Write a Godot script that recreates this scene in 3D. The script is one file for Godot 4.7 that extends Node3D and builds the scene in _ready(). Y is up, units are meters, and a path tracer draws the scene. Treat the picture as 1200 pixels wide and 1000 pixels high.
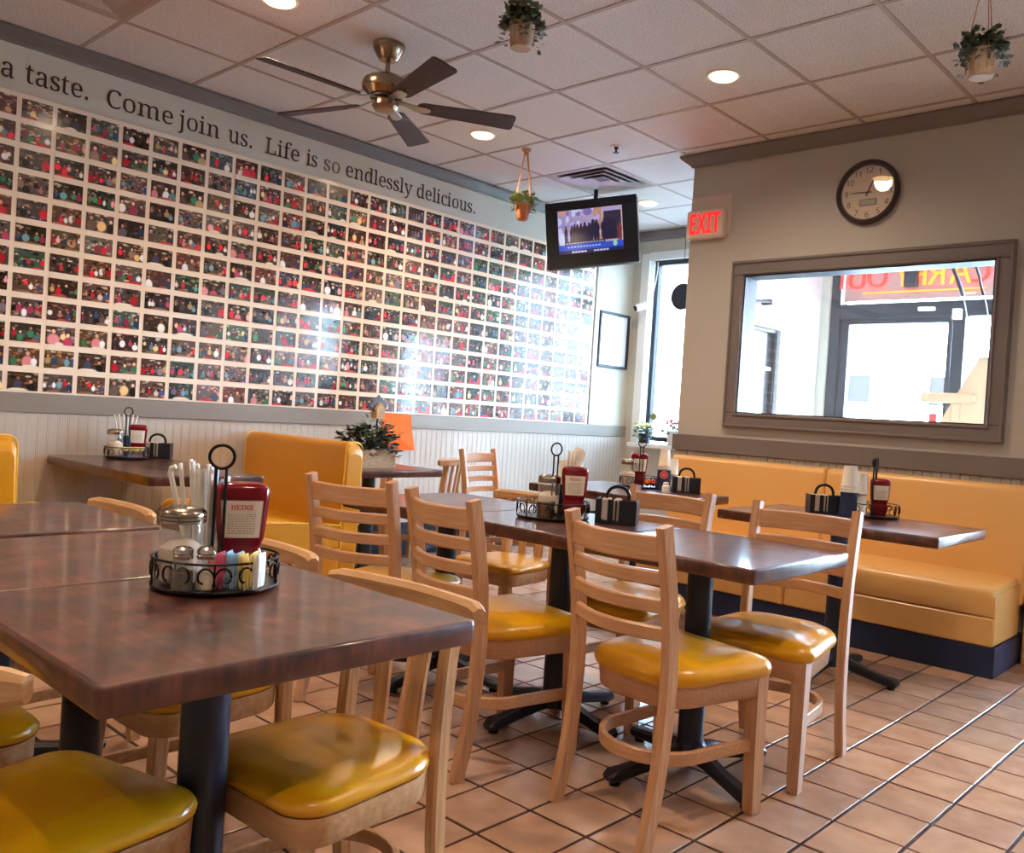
extends Node3D
# A diner dining room: photo wall on the left, interior window wall on the right, three rows of tables.
# x runs along the photo wall (away from the camera), z = -5.16 is the photo wall, y is up, metres.

const HC := 2.9            # ceiling height
const ZW := -5.16          # photo wall
const XM := 4.93           # interior-window wall
const XF := 6.70           # storefront wall
const XB := -2.6           # back wall
const ZR := 2.7            # rear wall
const TH := 0.72           # table height
var M := {}
var names := {}
var rng := RandomNumberGenerator.new()

# ------------------------------------------------------------------ mesh builder
class MB:
	var st := SurfaceTool.new()
	var x := Transform3D()
	var tris := 0
	func _init() -> void:
		st.begin(Mesh.PRIMITIVE_TRIANGLES)
	func tri(a: Vector3, b: Vector3, c: Vector3, out: Vector3, g := -1, ua := Vector2.ZERO, ub := Vector2.ZERO, uc := Vector2.ZERO) -> void:
		if (b - a).cross(c - a).length_squared() < 1e-16:
			return
		if (a - c).cross(a - b).dot(out) < 0.0:
			var t := b
			b = c
			c = t
			var tu := ub
			ub = uc
			uc = tu
		st.set_smooth_group(g)
		st.set_uv(ua)
		st.add_vertex(x * a)
		st.set_smooth_group(g)
		st.set_uv(ub)
		st.add_vertex(x * b)
		st.set_smooth_group(g)
		st.set_uv(uc)
		st.add_vertex(x * c)
		tris += 1
	func quad(a: Vector3, b: Vector3, c: Vector3, d: Vector3, out: Vector3, g := -1, uv := Rect2(0, 0, 1, 1)) -> void:
		# uv: a = top left, b = top right, c = bottom right, d = bottom left
		var p := uv.position
		var e := uv.end
		tri(a, b, c, out, g, p, Vector2(e.x, p.y), e)
		tri(a, c, d, out, g, p, e, Vector2(p.x, e.y))
	func fan(ring: Array, out: Vector3, g := -1) -> void:
		var m := Vector3.ZERO
		for p in ring:
			m += p
		m /= ring.size()
		for i in ring.size():
			tri(m, ring[i], ring[(i + 1) % ring.size()], out, g)
	func loft(rings: Array, g := 1, caps := 3, per_side := false) -> void:
		var n: int = rings[0].size()
		var cs := []
		for r in rings:
			var m := Vector3.ZERO
			for p in r:
				m += p
			cs.append(m / n)
		for k in rings.size() - 1:
			var mid: Vector3 = (cs[k] + cs[k + 1]) / 2
			for i in n:
				var j := (i + 1) % n
				var a: Vector3 = rings[k][i]
				var b: Vector3 = rings[k][j]
				var c: Vector3 = rings[k + 1][j]
				var d: Vector3 = rings[k + 1][i]
				var out := (a + b + c + d) / 4 - mid
				var gg := g + i if per_side else g
				var u0 := float(i) / n
				var u1 := float(i + 1) / n
				var v0 := float(k) / (rings.size() - 1)
				var v1 := float(k + 1) / (rings.size() - 1)
				tri(a, b, c, out, gg, Vector2(u0, v0), Vector2(u1, v0), Vector2(u1, v1))
				tri(a, c, d, out, gg, Vector2(u0, v0), Vector2(u1, v1), Vector2(u0, v1))
		if caps & 1:
			fan(rings[0], cs[0] - cs[1])
		if caps & 2:
			fan(rings[-1], cs[-1] - cs[-2])
	func box(c: Vector3, s: Vector3, ch := 0.0) -> void:
		var h := s / 2
		if ch <= 0.0:
			var r := []
			for y in [-h.y, h.y]:
				r.append([c + Vector3(-h.x, y, -h.z), c + Vector3(h.x, y, -h.z), c + Vector3(h.x, y, h.z), c + Vector3(-h.x, y, h.z)])
			loft(r, -1)
			return
		ch = minf(ch, minf(h.x, minf(h.y, h.z)) * 0.9)
		var rings := []
		for k in 4:
			var y: float = [-h.y, -h.y + ch, h.y - ch, h.y][k]
			var e := ch if k in [0, 3] else 0.0
			var q := ch
			var a := h.x - e
			var b := h.z - e
			rings.append([c + Vector3(-a + q, y, -b), c + Vector3(a - q, y, -b), c + Vector3(a, y, -b + q), c + Vector3(a, y, b - q), c + Vector3(a - q, y, b), c + Vector3(-a + q, y, b), c + Vector3(-a, y, b - q), c + Vector3(-a, y, -b + q)])
		loft(rings, -1)
	func lathe(prof: Array, n := 24, c := Vector3.ZERO, crease := 0.7, close0 := true, close1 := true) -> void:
		var g := 1
		for k in prof.size() - 1:
			var p: Vector2 = prof[k]
			var q: Vector2 = prof[k + 1]
			if k > 0:
				var o: Vector2 = prof[k - 1]
				if absf((p - o).angle_to(q - p)) > crease:
					g += 1
			var nrm := Vector2(q.y - p.y, p.x - q.x)
			for i in n:
				var a0 := TAU * i / n
				var a1 := TAU * (i + 1) / n
				var d0 := Vector3(cos(a0), 0, sin(a0))
				var d1 := Vector3(cos(a1), 0, sin(a1))
				var dm := (d0 + d1).normalized()
				var out := dm * nrm.x + Vector3.UP * nrm.y
				var A := c + d0 * p.x + Vector3.UP * p.y
				var B := c + d1 * p.x + Vector3.UP * p.y
				var C := c + d1 * q.x + Vector3.UP * q.y
				var D := c + d0 * q.x + Vector3.UP * q.y
				var u0 := float(i) / n
				var u1 := float(i + 1) / n
				tri(A, B, C, out, g, Vector2(u0, 0), Vector2(u1, 0), Vector2(u1, 1))
				tri(A, C, D, out, g, Vector2(u0, 0), Vector2(u1, 1), Vector2(u0, 1))
	func sweep(path: Array, w: float, h: float, up := Vector3.UP, sides := 0, closed := false, scales := [], ch := 0.25) -> void:
		# section: w along the side, h along up; sides 0 = chamfered rectangle, else an ellipse
		var rings := []
		var n := path.size()
		for i in n:
			var a: Vector3 = path[(i - 1 + n) % n] if closed or i > 0 else path[0]
			var b: Vector3 = path[(i + 1) % n] if closed or i < n - 1 else path[n - 1]
			var t := (b - a).normalized()
			var s := t.cross(up)
			if s.length() < 1e-4:
				s = t.cross(Vector3(0.3, 0.2, 0.9))
			s = s.normalized()
			var u := s.cross(t).normalized()
			var k: Vector2 = Vector2.ONE
			if scales.size():
				k = scales[i] if scales[i] is Vector2 else Vector2.ONE * scales[i]
			var ring := []
			if sides == 0:
				var a2 := w / 2 * k.x
				var b2 := h / 2 * k.y
				var q := minf(a2, b2) * ch
				for c in [[-a2 + q, -b2], [a2 - q, -b2], [a2, -b2 + q], [a2, b2 - q], [a2 - q, b2], [-a2 + q, b2], [-a2, b2 - q], [-a2, -b2 + q]]:
					ring.append(path[i] + s * c[0] + u * c[1])
			else:
				for j in sides:
					var an := TAU * j / sides
					ring.append(path[i] + s * cos(an) * w / 2 * k.x + u * sin(an) * h / 2 * k.y)
			rings.append(ring)
		if closed:
			rings.append(rings[0])
		loft(rings, 2, 0 if closed else 3, sides == 0)
	func prism(outline: Array, levels: Array, g := 1) -> void:
		# outline: Vector2 (x, z) points; levels: [y, inset] pairs from bottom to top
		var rings := []
		for l in levels:
			var r := MB.inset(outline, minf(l[1], 0.02), l[0])
			if l[1] > 0.02:
				for i in r.size():
					var k: float = 1.0 - (l[1] - 0.02) / 0.19
					r[i] = Vector3(r[i].x * k, l[0], r[i].z * k)
			rings.append(r)
		loft(rings, g)
	static func inset(o: Array, d: float, y: float) -> Array:
		var r := []
		var n := o.size()
		var area := 0.0
		for i in n:
			area += o[i].cross(o[(i + 1) % n])
		var sgn := signf(area)
		for i in n:
			var e0: Vector2 = (o[i] - o[(i - 1 + n) % n]).normalized()
			var e1: Vector2 = (o[(i + 1) % n] - o[i]).normalized()
			var nn := (e0.orthogonal() + e1.orthogonal())
			nn = nn.normalized() / maxf(0.4, cos(e0.angle_to(e1) / 2))
			var p: Vector2 = o[i] - nn * d * sgn
			r.append(Vector3(p.x, y, p.y))
		return r
	func done() -> ArrayMesh:
		st.generate_normals()
		return st.commit()

func rounded(corners: Array, radii: Array, seg := 5) -> Array:
	var out := []
	var n := corners.size()
	for i in n:
		var p: Vector2 = corners[i]
		var a: Vector2 = (corners[(i - 1 + n) % n] - p).normalized()
		var b: Vector2 = (corners[(i + 1) % n] - p).normalized()
		var half := absf(a.angle_to(b)) / 2
		var r: float = radii[i]
		var d := r / tan(half)
		var c := p + (a + b).normalized() * (r / sin(half))
		var s := p + a * d - c
		var e := p + b * d - c
		var ang := s.angle_to(e)
		for k in seg + 1:
			out.append(c + s.rotated(ang * k / seg))
	return out

func arc(n: int, f: Callable) -> Array:
	var r := []
	for i in n + 1:
		r.append(f.call(float(i) / n))
	return r

func spline(pts: Array, per := 5) -> Array:
	var r := []
	for i in pts.size() - 1:
		var p0 = pts[maxi(i - 1, 0)]
		var p3 = pts[mini(i + 2, pts.size() - 1)]
		for k in per:
			r.append(pts[i].cubic_interpolate(pts[i + 1], p0, p3, float(k) / per))
	r.append(pts[-1])
	return r

# ------------------------------------------------------------------ scene tree helpers
const ORD := ["first", "second", "third", "fourth", "fifth", "sixth", "seventh", "eighth", "ninth", "tenth", "eleventh", "twelfth", "thirteenth", "fourteenth", "fifteenth", "sixteenth"]

func numbered(called: String) -> String:
	var n: int = names.get(called, 0)
	names[called] = n + 1
	return called if n == 0 else "%s_%03d" % [called, n]

func tag(o: Node, label: String, category: String, group := "") -> void:
	o.set_meta("label", label)
	o.set_meta("category", category)
	if group:
		o.set_meta("group", group)

func thing(called: String, label: String, category: String, at := Vector3.ZERO, turn := 0.0, group := "") -> Node3D:
	var o := Node3D.new()
	o.name = numbered(called)
	add_child(o)
	o.position = at
	o.rotation.y = deg_to_rad(turn)
	tag(o, label, category, group)
	return o

func part(called: String, mesh: Mesh, m: Material, parent: Node, at := Vector3.ZERO) -> MeshInstance3D:
	var o := MeshInstance3D.new()
	o.name = called
	o.mesh = mesh
	o.material_override = m
	o.position = at
	parent.add_child(o, true)
	return o

func solo(called: String, mesh: Mesh, m: Material, label: String, category: String, at := Vector3.ZERO, turn := 0.0, group := "") -> MeshInstance3D:
	var o := part(numbered(called), mesh, m, self, at)
	o.rotation.y = deg_to_rad(turn)
	tag(o, label, category, group)
	return o

func struct(called: String, mesh: Mesh, m: Material) -> MeshInstance3D:
	var o := part(called, mesh, m, self)
	o.set_meta("kind", "structure")
	return o

func struct_root(called: String) -> Node3D:
	var o := Node3D.new()
	o.name = called
	add_child(o)
	o.set_meta("kind", "structure")
	return o

func copy_of(o: Node3D, label: String, at: Vector3, turn: float, group := "") -> Node3D:
	var c: Node3D = o.duplicate()
	var base := String(o.name)
	var cut := base.rfind("_")
	if cut > 0 and base.substr(cut + 1).is_valid_int():
		base = base.substr(0, cut)
	c.name = numbered(base)
	add_child(c)
	c.position = at
	c.rotation = Vector3(0, deg_to_rad(turn), 0)
	c.set_meta("label", label)
	if group:
		c.set_meta("group", group)
	return c

func one_box(c: Vector3, s: Vector3, ch := 0.0) -> ArrayMesh:
	var b := MB.new()
	b.box(c, s, ch)
	return b.done()

func boxes(list: Array, ch := 0.0) -> ArrayMesh:
	# list of [min, max]
	var b := MB.new()
	for e in list:
		b.box((e[0] + e[1]) / 2, e[1] - e[0], ch)
	return b.done()

func lathe(prof: Array, n := 24) -> ArrayMesh:
	var b := MB.new()
	b.lathe(prof, n)
	return b.done()

func text(s: String, height: float, depth: float, font := "Droid Sans", weight := 400) -> TextMesh:
	var f := SystemFont.new()
	f.font_names = PackedStringArray([font])
	f.font_weight = weight
	var t := TextMesh.new()
	t.text = s
	t.font = f
	t.font_size = 64
	t.pixel_size = height / 64.0
	t.depth = depth
	t.curve_step = 1.0
	return t

# ------------------------------------------------------------------ materials
func mat(key: String, c: Color, rough := 0.6, metal := 0.0) -> StandardMaterial3D:
	var m := StandardMaterial3D.new()
	m.resource_name = key
	m.albedo_color = c
	m.roughness = rough
	m.metallic = metal
	M[key] = m
	return m

func rgb(r: int, g: int, b: int) -> Color:
	return Color(r / 255.0, g / 255.0, b / 255.0)

func noise_tex(c0: Color, c1: Color, freq: float, sd: int, oct := 4, size := 256) -> NoiseTexture2D:
	var n := FastNoiseLite.new()
	n.seed = sd
	n.frequency = freq
	n.fractal_octaves = oct
	var t := NoiseTexture2D.new()
	t.width = size
	t.height = size
	t.seamless = true
	t.noise = n
	var g := Gradient.new()
	g.set_color(0, c0)
	g.set_color(1, c1)
	t.color_ramp = g
	return t

func tri_map(m: StandardMaterial3D, t: Texture2D, scale: Vector3, world := false) -> void:
	m.albedo_color = Color.WHITE
	m.albedo_texture = t
	m.uv1_triplanar = true
	m.uv1_world_triplanar = world
	m.uv1_scale = scale

func glow(key: String, c: Color, energy: float) -> StandardMaterial3D:
	var m := mat(key, c, 0.5)
	m.emission_enabled = true
	m.emission = c
	m.emission_energy_multiplier = energy
	return m

func pane(key: String, c: Color, a: float) -> StandardMaterial3D:
	var m := mat(key, Color(c.r, c.g, c.b, a), 0.0)
	m.transparency = BaseMaterial3D.TRANSPARENCY_ALPHA
	return m

func table_texture() -> ImageTexture:
	# dark stained butcher-block strips, worn and mottled
	var n := FastNoiseLite.new()
	n.seed = 11
	n.frequency = 0.02
	n.fractal_octaves = 4
	var w := 512
	var im := Image.create(w, w, false, Image.FORMAT_RGB8)
	var tones := []
	for i in 64:
		tones.append(rng.randf_range(0.88, 1.1))
	for y in w:
		for x in w:
			var strip := int(x / 42.7)
			var off := (strip * 173) % 512
			var blk := int((y + off) / 190.0)
			var t: float = tones[(strip * 7 + blk * 13) % 64]
			var g := n.get_noise_2d(x * 3.0, y * 0.35 + strip * 71) * 0.45 + n.get_noise_2d(x * 0.45 + 900, y * 0.45) * 1.1
			var k := clampf(t + g * 0.7, 0.45, 1.8)
			im.set_pixel(x, y, Color(0.30 * k, 0.148 * k * (0.98 + g * 0.1), 0.108 * k))
	return ImageTexture.create_from_image(im)

func photo_atlas(cols: int, rows: int) -> ImageTexture:
	# snapshots of groups of people at tables: soft blobs only, nobody recognisable
	var cw := 32
	var ch := 22
	var im := Image.create(cols * cw, rows * ch, false, Image.FORMAT_RGB8)
	var shirts := [rgb(168, 26, 38), rgb(180, 34, 46), rgb(140, 20, 32), rgb(205, 190, 176), rgb(215, 205, 196), rgb(44, 44, 62), rgb(26, 24, 26), rgb(46, 92, 66), rgb(74, 110, 118), rgb(176, 110, 112), rgb(92, 80, 88), rgb(40, 58, 92), rgb(130, 44, 66), rgb(170, 140, 96), rgb(120, 92, 76), rgb(70, 56, 50)]
	var skins := [rgb(196, 144, 116), rgb(176, 122, 98), rgb(212, 164, 136), rgb(124, 84, 66)]
	for cy in rows:
		for cx in cols:
			var ox := cx * cw
			var oy := cy * ch
			var cell := Rect2i(ox, oy, cw, ch)
			var base := Color.from_hsv(rng.randf_range(0.0, 0.1), rng.randf_range(0.15, 0.5), rng.randf_range(0.14, 0.34))
			if rng.randf() < 0.2:
				base = Color.from_hsv(rng.randf_range(0.3, 0.65), 0.22, rng.randf_range(0.14, 0.3))
			im.fill_rect(cell, base)
			for k in 30:
				var v := rng.randf_range(0.3, 2.2)
				var warm := rng.randf_range(0.85, 1.3)
				blob(im, cell, ox + rng.randf() * cw, oy + rng.randf() * ch, rng.randf_range(1.2, 4.0), rng.randf_range(0.8, 2.2), Color(base.r * v * warm, base.g * v, base.b * v / warm))
			if rng.randf() < 0.45:
				for k in 4:
					blob(im, cell, ox + rng.randf() * cw, oy + rng.randf() * 6, rng.randf_range(1.5, 4), rng.randf_range(0.7, 1.8), Color(0.55, 0.5, 0.44) * rng.randf_range(0.6, 1.3))
			var people := rng.randi_range(2, 6)
			for k in people:
				var px := ox + (k + rng.randf_range(0.2, 0.8)) / people * cw
				var py := oy + rng.randf_range(5, 11)
				var r := rng.randf_range(1.0, 1.9) if people > 3 else rng.randf_range(1.7, 3.0)
				blob(im, cell, px, py + r * 3.6, r * rng.randf_range(1.6, 2.6), r * 2.8, shirts[rng.randi() % shirts.size()] * rng.randf_range(0.8, 1.3))
				blob(im, cell, px, py - r * 0.2, r * 1.15, r * 1.3, rgb(34, 24, 20) * rng.randf_range(0.6, 1.9))
				blob(im, cell, px, py + r * 0.15, r * 0.85, r, skins[rng.randi() % 4] * rng.randf_range(0.8, 1.1))
			if rng.randf() < 0.6:
				blob(im, cell, ox + rng.randf_range(7, 25), oy + ch - 1, rng.randf_range(5, 13), rng.randf_range(2, 4), [rgb(196, 180, 160), rgb(168, 34, 40), rgb(150, 64, 54), rgb(110, 84, 66)][rng.randi() % 4])
	for y in im.get_height():
		for x in im.get_width():
			im.set_pixel(x, y, im.get_pixel(x, y) * 1.3)
	im.resize(cols * cw * 2, rows * ch * 2, Image.INTERPOLATE_CUBIC)
	return ImageTexture.create_from_image(im)

func blob(im: Image, clip: Rect2i, cx: float, cy: float, rx: float, ry: float, c: Color) -> void:
	c.a = 1.0
	for y in range(maxi(clip.position.y, int(cy - ry)), mini(clip.end.y, int(cy + ry) + 1)):
		for x in range(maxi(clip.position.x, int(cx - rx)), mini(clip.end.x, int(cx + rx) + 1)):
			var d := pow((x - cx) / rx, 2) + pow((y - cy) / ry, 2)
			if d < 1.0:
				im.set_pixel(x, y, im.get_pixel(x, y).lerp(c, clampf((1.0 - d) * 2.2, 0.0, 1.0)))

func label_texture() -> ImageTexture:
	# a cream label with a thin border and lines of print too small to read
	var im := Image.create(96, 128, false, Image.FORMAT_RGB8)
	im.fill(rgb(190, 170, 150))
	im.fill_rect(Rect2i(2, 2, 92, 124), rgb(238, 228, 216))
	for k in 12:
		var y := 46 + k * 6
		var x := 14
		while x < 80:
			var l := rng.randi_range(3, 9)
			im.fill_rect(Rect2i(x, y, mini(l, 82 - x), 2), rgb(150, 135, 125))
			x += l + 2
	return ImageTexture.create_from_image(im)

func screen_texture() -> ImageTexture:
	var w := 192
	var h := 128
	var im := Image.create(w, h, false, Image.FORMAT_RGB8)
	for y in h:
		for x in w:
			var c := rgb(150, 140, 200).lerp(rgb(205, 175, 175), clampf(x / 190.0 + sin(y * 0.11) * 0.1, 0, 1))
			if x > 105 and x < 130:
				c = rgb(190, 140, 120)
			im.set_pixel(x, y, c)
	im.fill_rect(Rect2i(136, 14, 50, 80), rgb(52, 40, 66))
	im.fill_rect(Rect2i(134, 4, 58, 9), rgb(170, 160, 220))
	var full := Rect2i(0, 0, w, h)
	for k in 46:
		blob(im, full, rng.randf_range(0, 120), rng.randf_range(0, 90), rng.randf_range(4, 16), rng.randf_range(3, 14), [rgb(180, 170, 235), rgb(120, 110, 180), rgb(205, 200, 250), rgb(200, 150, 140)][rng.randi() % 4])
	blob(im, full, 14, 84, 14, 20, rgb(205, 220, 255))
	for p in [[24, 62, 5], [42, 62, 7], [50, 58, 6], [58, 60, 7], [68, 58, 7], [80, 56, 8], [92, 58, 7], [104, 50, 10], [114, 52, 9], [138, 50, 12], [150, 46, 14], [162, 50, 10], [180, 60, 7]]:
		var tone := rgb(30, 24, 58) if p[0] < 175 else rgb(120, 50, 60)
		blob(im, full, p[0], p[1] - 12, p[2] * 0.5, 6, rgb(46, 34, 56))
		blob(im, full, p[0], p[1] + 6, p[2] * 1.15, 18, tone)
		blob(im, full, p[0] - p[2] * 0.4, p[1] + 24, p[2] * 0.5, 22, tone)
		blob(im, full, p[0] + p[2] * 0.45, p[1] + 24, p[2] * 0.5, 22, tone)
	im.fill_rect(Rect2i(20, 92, 118, 9), rgb(20, 22, 60))
	im.fill_rect(Rect2i(0, 100, w, 16), rgb(40, 80, 210))
	im.fill_rect(Rect2i(0, 116, w, 12), rgb(30, 34, 90))
	for k in 14:
		im.fill_rect(Rect2i(24 + k * 8, 95, 6, 3), rgb(190, 195, 220))
	for k in 11:
		im.fill_rect(Rect2i(28 + k * 9, 105, 6, 4), rgb(170, 195, 250))
	for k in 5:
		im.fill_rect(Rect2i(40 + k * 9, 119, 7, 5), rgb(220, 225, 245))
		im.fill_rect(Rect2i(104 + k * 9, 119, 7, 5), rgb(200, 205, 235))
	blob(im, full, 166, 106, 7, 9, rgb(150, 220, 190))
	return ImageTexture.create_from_image(im)

func make_materials() -> void:
	mat("wall_paint", rgb(204, 198, 182), 0.5)
	mat("wall_paint_warm", rgb(186, 182, 177), 0.55)
	mat("trim_taupe", rgb(120, 112, 113), 0.42)
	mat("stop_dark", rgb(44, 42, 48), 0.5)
	mat("trim_crown", rgb(106, 98, 88), 0.5)
	mat("trim_rail", rgb(140, 130, 118), 0.35)
	mat("beadboard", rgb(190, 180, 168), 0.38)
	mat("plaster_white", rgb(222, 220, 216), 0.7)
	mat("base_dark", rgb(18, 24, 38), 0.5)
	mat("board_cream", rgb(246, 226, 202), 0.26)
	mat("lettering", rgb(48, 34, 36), 0.6)
	mat("lettering_glare", rgb(118, 106, 98), 0.5)  # paler tone for one word, glare put into its colour
	mat("grid", rgb(176, 160, 146), 0.6)
	mat("black_metal", rgb(20, 26, 38), 0.42)
	mat("navy_metal", rgb(22, 36, 62), 0.38)
	mat("wire", rgb(16, 16, 18), 0.35, 0.3)
	mat("frame_dark", rgb(20, 26, 38), 0.45)
	mat("chrome", rgb(205, 200, 192), 0.18, 1.0)
	mat("steel", rgb(178, 176, 170), 0.28, 1.0)
	mat("nickel", rgb(150, 130, 108), 0.25, 1.0)
	mat("lid_metal", rgb(170, 158, 144), 0.24, 1.0)
	mat("blade", rgb(50, 28, 30), 0.5)
	mat("vinyl_yellow", rgb(214, 152, 12), 0.3)
	mat("vinyl_booth", rgb(216, 148, 16), 0.34)
	mat("vinyl_bench", rgb(226, 174, 104), 0.36)
	mat("piping", rgb(240, 190, 60), 0.3)
	mat("plinth_navy", rgb(22, 40, 80), 0.55)
	mat("ketchup", rgb(118, 8, 24), 0.16)
	mat("white_plastic", rgb(238, 234, 228), 0.35)
	mat("paper_white", rgb(242, 240, 236), 0.8)
	mat("paper_cup", rgb(236, 222, 204), 0.7)
	mat("kraft", rgb(222, 188, 150), 0.75)
	mat("sugar", rgb(238, 224, 204), 0.9)
	mat("pepper", rgb(92, 78, 68), 0.9)
	mat("pink", rgb(226, 96, 128), 0.7)
	mat("blue", rgb(150, 196, 226), 0.7)
	mat("yellow_paper", rgb(236, 214, 126), 0.7)
	mat("jelly", rgb(190, 182, 176), 0.3)
	mat("straw_blue", rgb(170, 200, 226), 0.5)
	mat("orange_paper", rgb(238, 104, 16), 0.8)
	mat("terracotta", rgb(186, 104, 62), 0.7)
	mat("rope", rgb(196, 144, 104), 0.9)
	mat("leaf", rgb(84, 102, 84), 0.55)
	mat("leaf_dark", rgb(46, 58, 46), 0.55)
	mat("leaf_pale", rgb(120, 128, 62), 0.6)
	mat("petal_cream", rgb(236, 226, 170), 0.7)
	mat("petal_pink", rgb(228, 120, 120), 0.7)
	mat("soil", rgb(40, 30, 24), 0.95)
	mat("logo_red", rgb(206, 40, 44), 0.5)
	mat("clock_face", rgb(226, 206, 182), 0.5)
	mat("clock_rim", rgb(58, 48, 56), 0.35)
	mat("ink", rgb(40, 34, 40), 0.6)
	mat("lcd", rgb(150, 146, 138), 0.3)
	mat("exit_housing", rgb(226, 208, 196), 0.4)
	mat("plate_beige", rgb(214, 196, 182), 0.5)
	mat("sign_back", rgb(176, 140, 132), 0.6)
	mat("tv_black", rgb(10, 11, 18), 0.5)
	mat("duct_grey", rgb(120, 116, 112), 0.6)
	mat("print_white", rgb(240, 240, 238), 0.5)
	mat("pavement", rgb(190, 190, 188), 0.9)
	mat("tan_wood", rgb(206, 168, 128), 0.5)
	mat("sticker_yellow", rgb(240, 190, 60), 0.6)
	mat("sticker_grey", rgb(190, 192, 196), 0.6)
	mat("steel_paint", rgb(186, 182, 176), 0.4)
	mat("rubber", rgb(14, 14, 16), 0.7)
	M.leaf.backlight_enabled = true
	M.leaf.backlight = Color(0.25, 0.3, 0.2)
	for k in ["vinyl_yellow", "vinyl_booth", "vinyl_bench"]:
		M[k].clearcoat_enabled = true
		M[k].clearcoat = 0.25
		M[k].clearcoat_roughness = 0.22
		M[k].heightmap_enabled = true
		M[k].heightmap_scale = 0.12
		M[k].heightmap_texture = vinyl_bump
		M[k].uv1_triplanar = true
		M[k].uv1_scale = Vector3.ONE * 6.0
	for e in [["wood_up", Vector3(13, 0.9, 13)], ["wood_side", Vector3(13, 13, 0.9)]]:
		var m := mat(e[0], Color.WHITE, 0.36)
		tri_map(m, chair_wood, e[1])
		m.clearcoat_enabled = true
		m.clearcoat = 0.3
		m.clearcoat_roughness = 0.25
	for e in [["worn_up", Vector3(11, 0.8, 11)], ["worn_side", Vector3(9, 9, 0.8)]]:
		tri_map(mat(e[0], Color.WHITE, 0.42), noise_tex(rgb(178, 130, 88), rgb(214, 174, 128), 0.02, 5, 5), e[1])
	var tt := table_texture()
	var tm := mat("table_wood", Color.WHITE, 0.38)
	tri_map(tm, tt, Vector3.ONE * 1.55)
	tm.clearcoat_enabled = true
	tm.clearcoat = 0.7
	tm.clearcoat_roughness = 0.09
	for k in 3:
		tri_map(mat("tile_%d" % k, Color.WHITE, 0.2), noise_tex([rgb(168, 130, 106), rgb(176, 138, 112), rgb(162, 126, 104)][k], [rgb(190, 154, 128), rgb(196, 160, 134), rgb(186, 150, 128)][k], 0.012, 21 + k, 4), Vector3.ONE * 2.0, true)
	mat("grout", rgb(58, 34, 32), 0.9)
	var ct := mat("ceiling_tile", Color.WHITE, 0.9)
	var fleck := noise_tex(rgb(150, 138, 130), rgb(246, 241, 236), 0.11, 31, 3, 512)
	fleck.color_ramp.add_point(0.34, rgb(222, 214, 208))
	fleck.color_ramp.add_point(0.22, rgb(150, 138, 130))
	tri_map(ct, fleck, Vector3.ONE * 2.2, true)
	ct.heightmap_enabled = true
	ct.heightmap_scale = 0.35
	ct.heightmap_texture = noise_tex(Color.BLACK, Color.WHITE, 0.14, 33, 2, 512)
	tri_map(mat("pot_wood", Color.WHITE, 0.7), noise_tex(rgb(176, 152, 128), rgb(214, 194, 172), 0.02, 41), Vector3(20, 2, 20))
	tri_map(mat("crate_wood", Color.WHITE, 0.7), noise_tex(rgb(176, 134, 92), rgb(212, 172, 126), 0.02, 43), Vector3(3, 14, 3))
	pane("glass", Color(0.97, 0.99, 1.0), 0.04)
	pane("added_tint_glass", Color(0.10, 0.13, 0.16), 0.50)  # tint added to hold back daylight from the alcove window on the photo wall
	pane("jar_glass", Color(0.96, 0.98, 0.98), 0.10)
	glow("lamp_disc", Color(1.0, 0.84, 0.56), 7.0)
	glow("exit_red", Color(1.0, 0.10, 0.10), 1.6)
	glow("neon_red", Color(1.0, 0.13, 0.08), 3.0)
	glow("neon_amber", Color(1.0, 0.46, 0.05), 3.0)
	var ph := mat("photo_print", Color.WHITE, 0.24)
	ph.albedo_texture = photo_atlas(14, 12)
	ph.metallic_specular = 0.4
	for k in ["photo_print", "board_cream"]:
		M[k].clearcoat_enabled = true
		M[k].clearcoat = 0.4
		M[k].clearcoat_roughness = 0.10
	M.board_cream.metallic_specular = 0.4
	mat("bottle_label", Color.WHITE, 0.45).albedo_texture = label_texture()
	var sc := mat("screen_glow", Color.BLACK, 0.2)
	sc.emission_enabled = true
	sc.emission = Color.BLACK
	sc.emission_texture = screen_texture()
	sc.emission_energy_multiplier = 0.9

var vinyl_bump: NoiseTexture2D
var chair_wood: NoiseTexture2D

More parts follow.
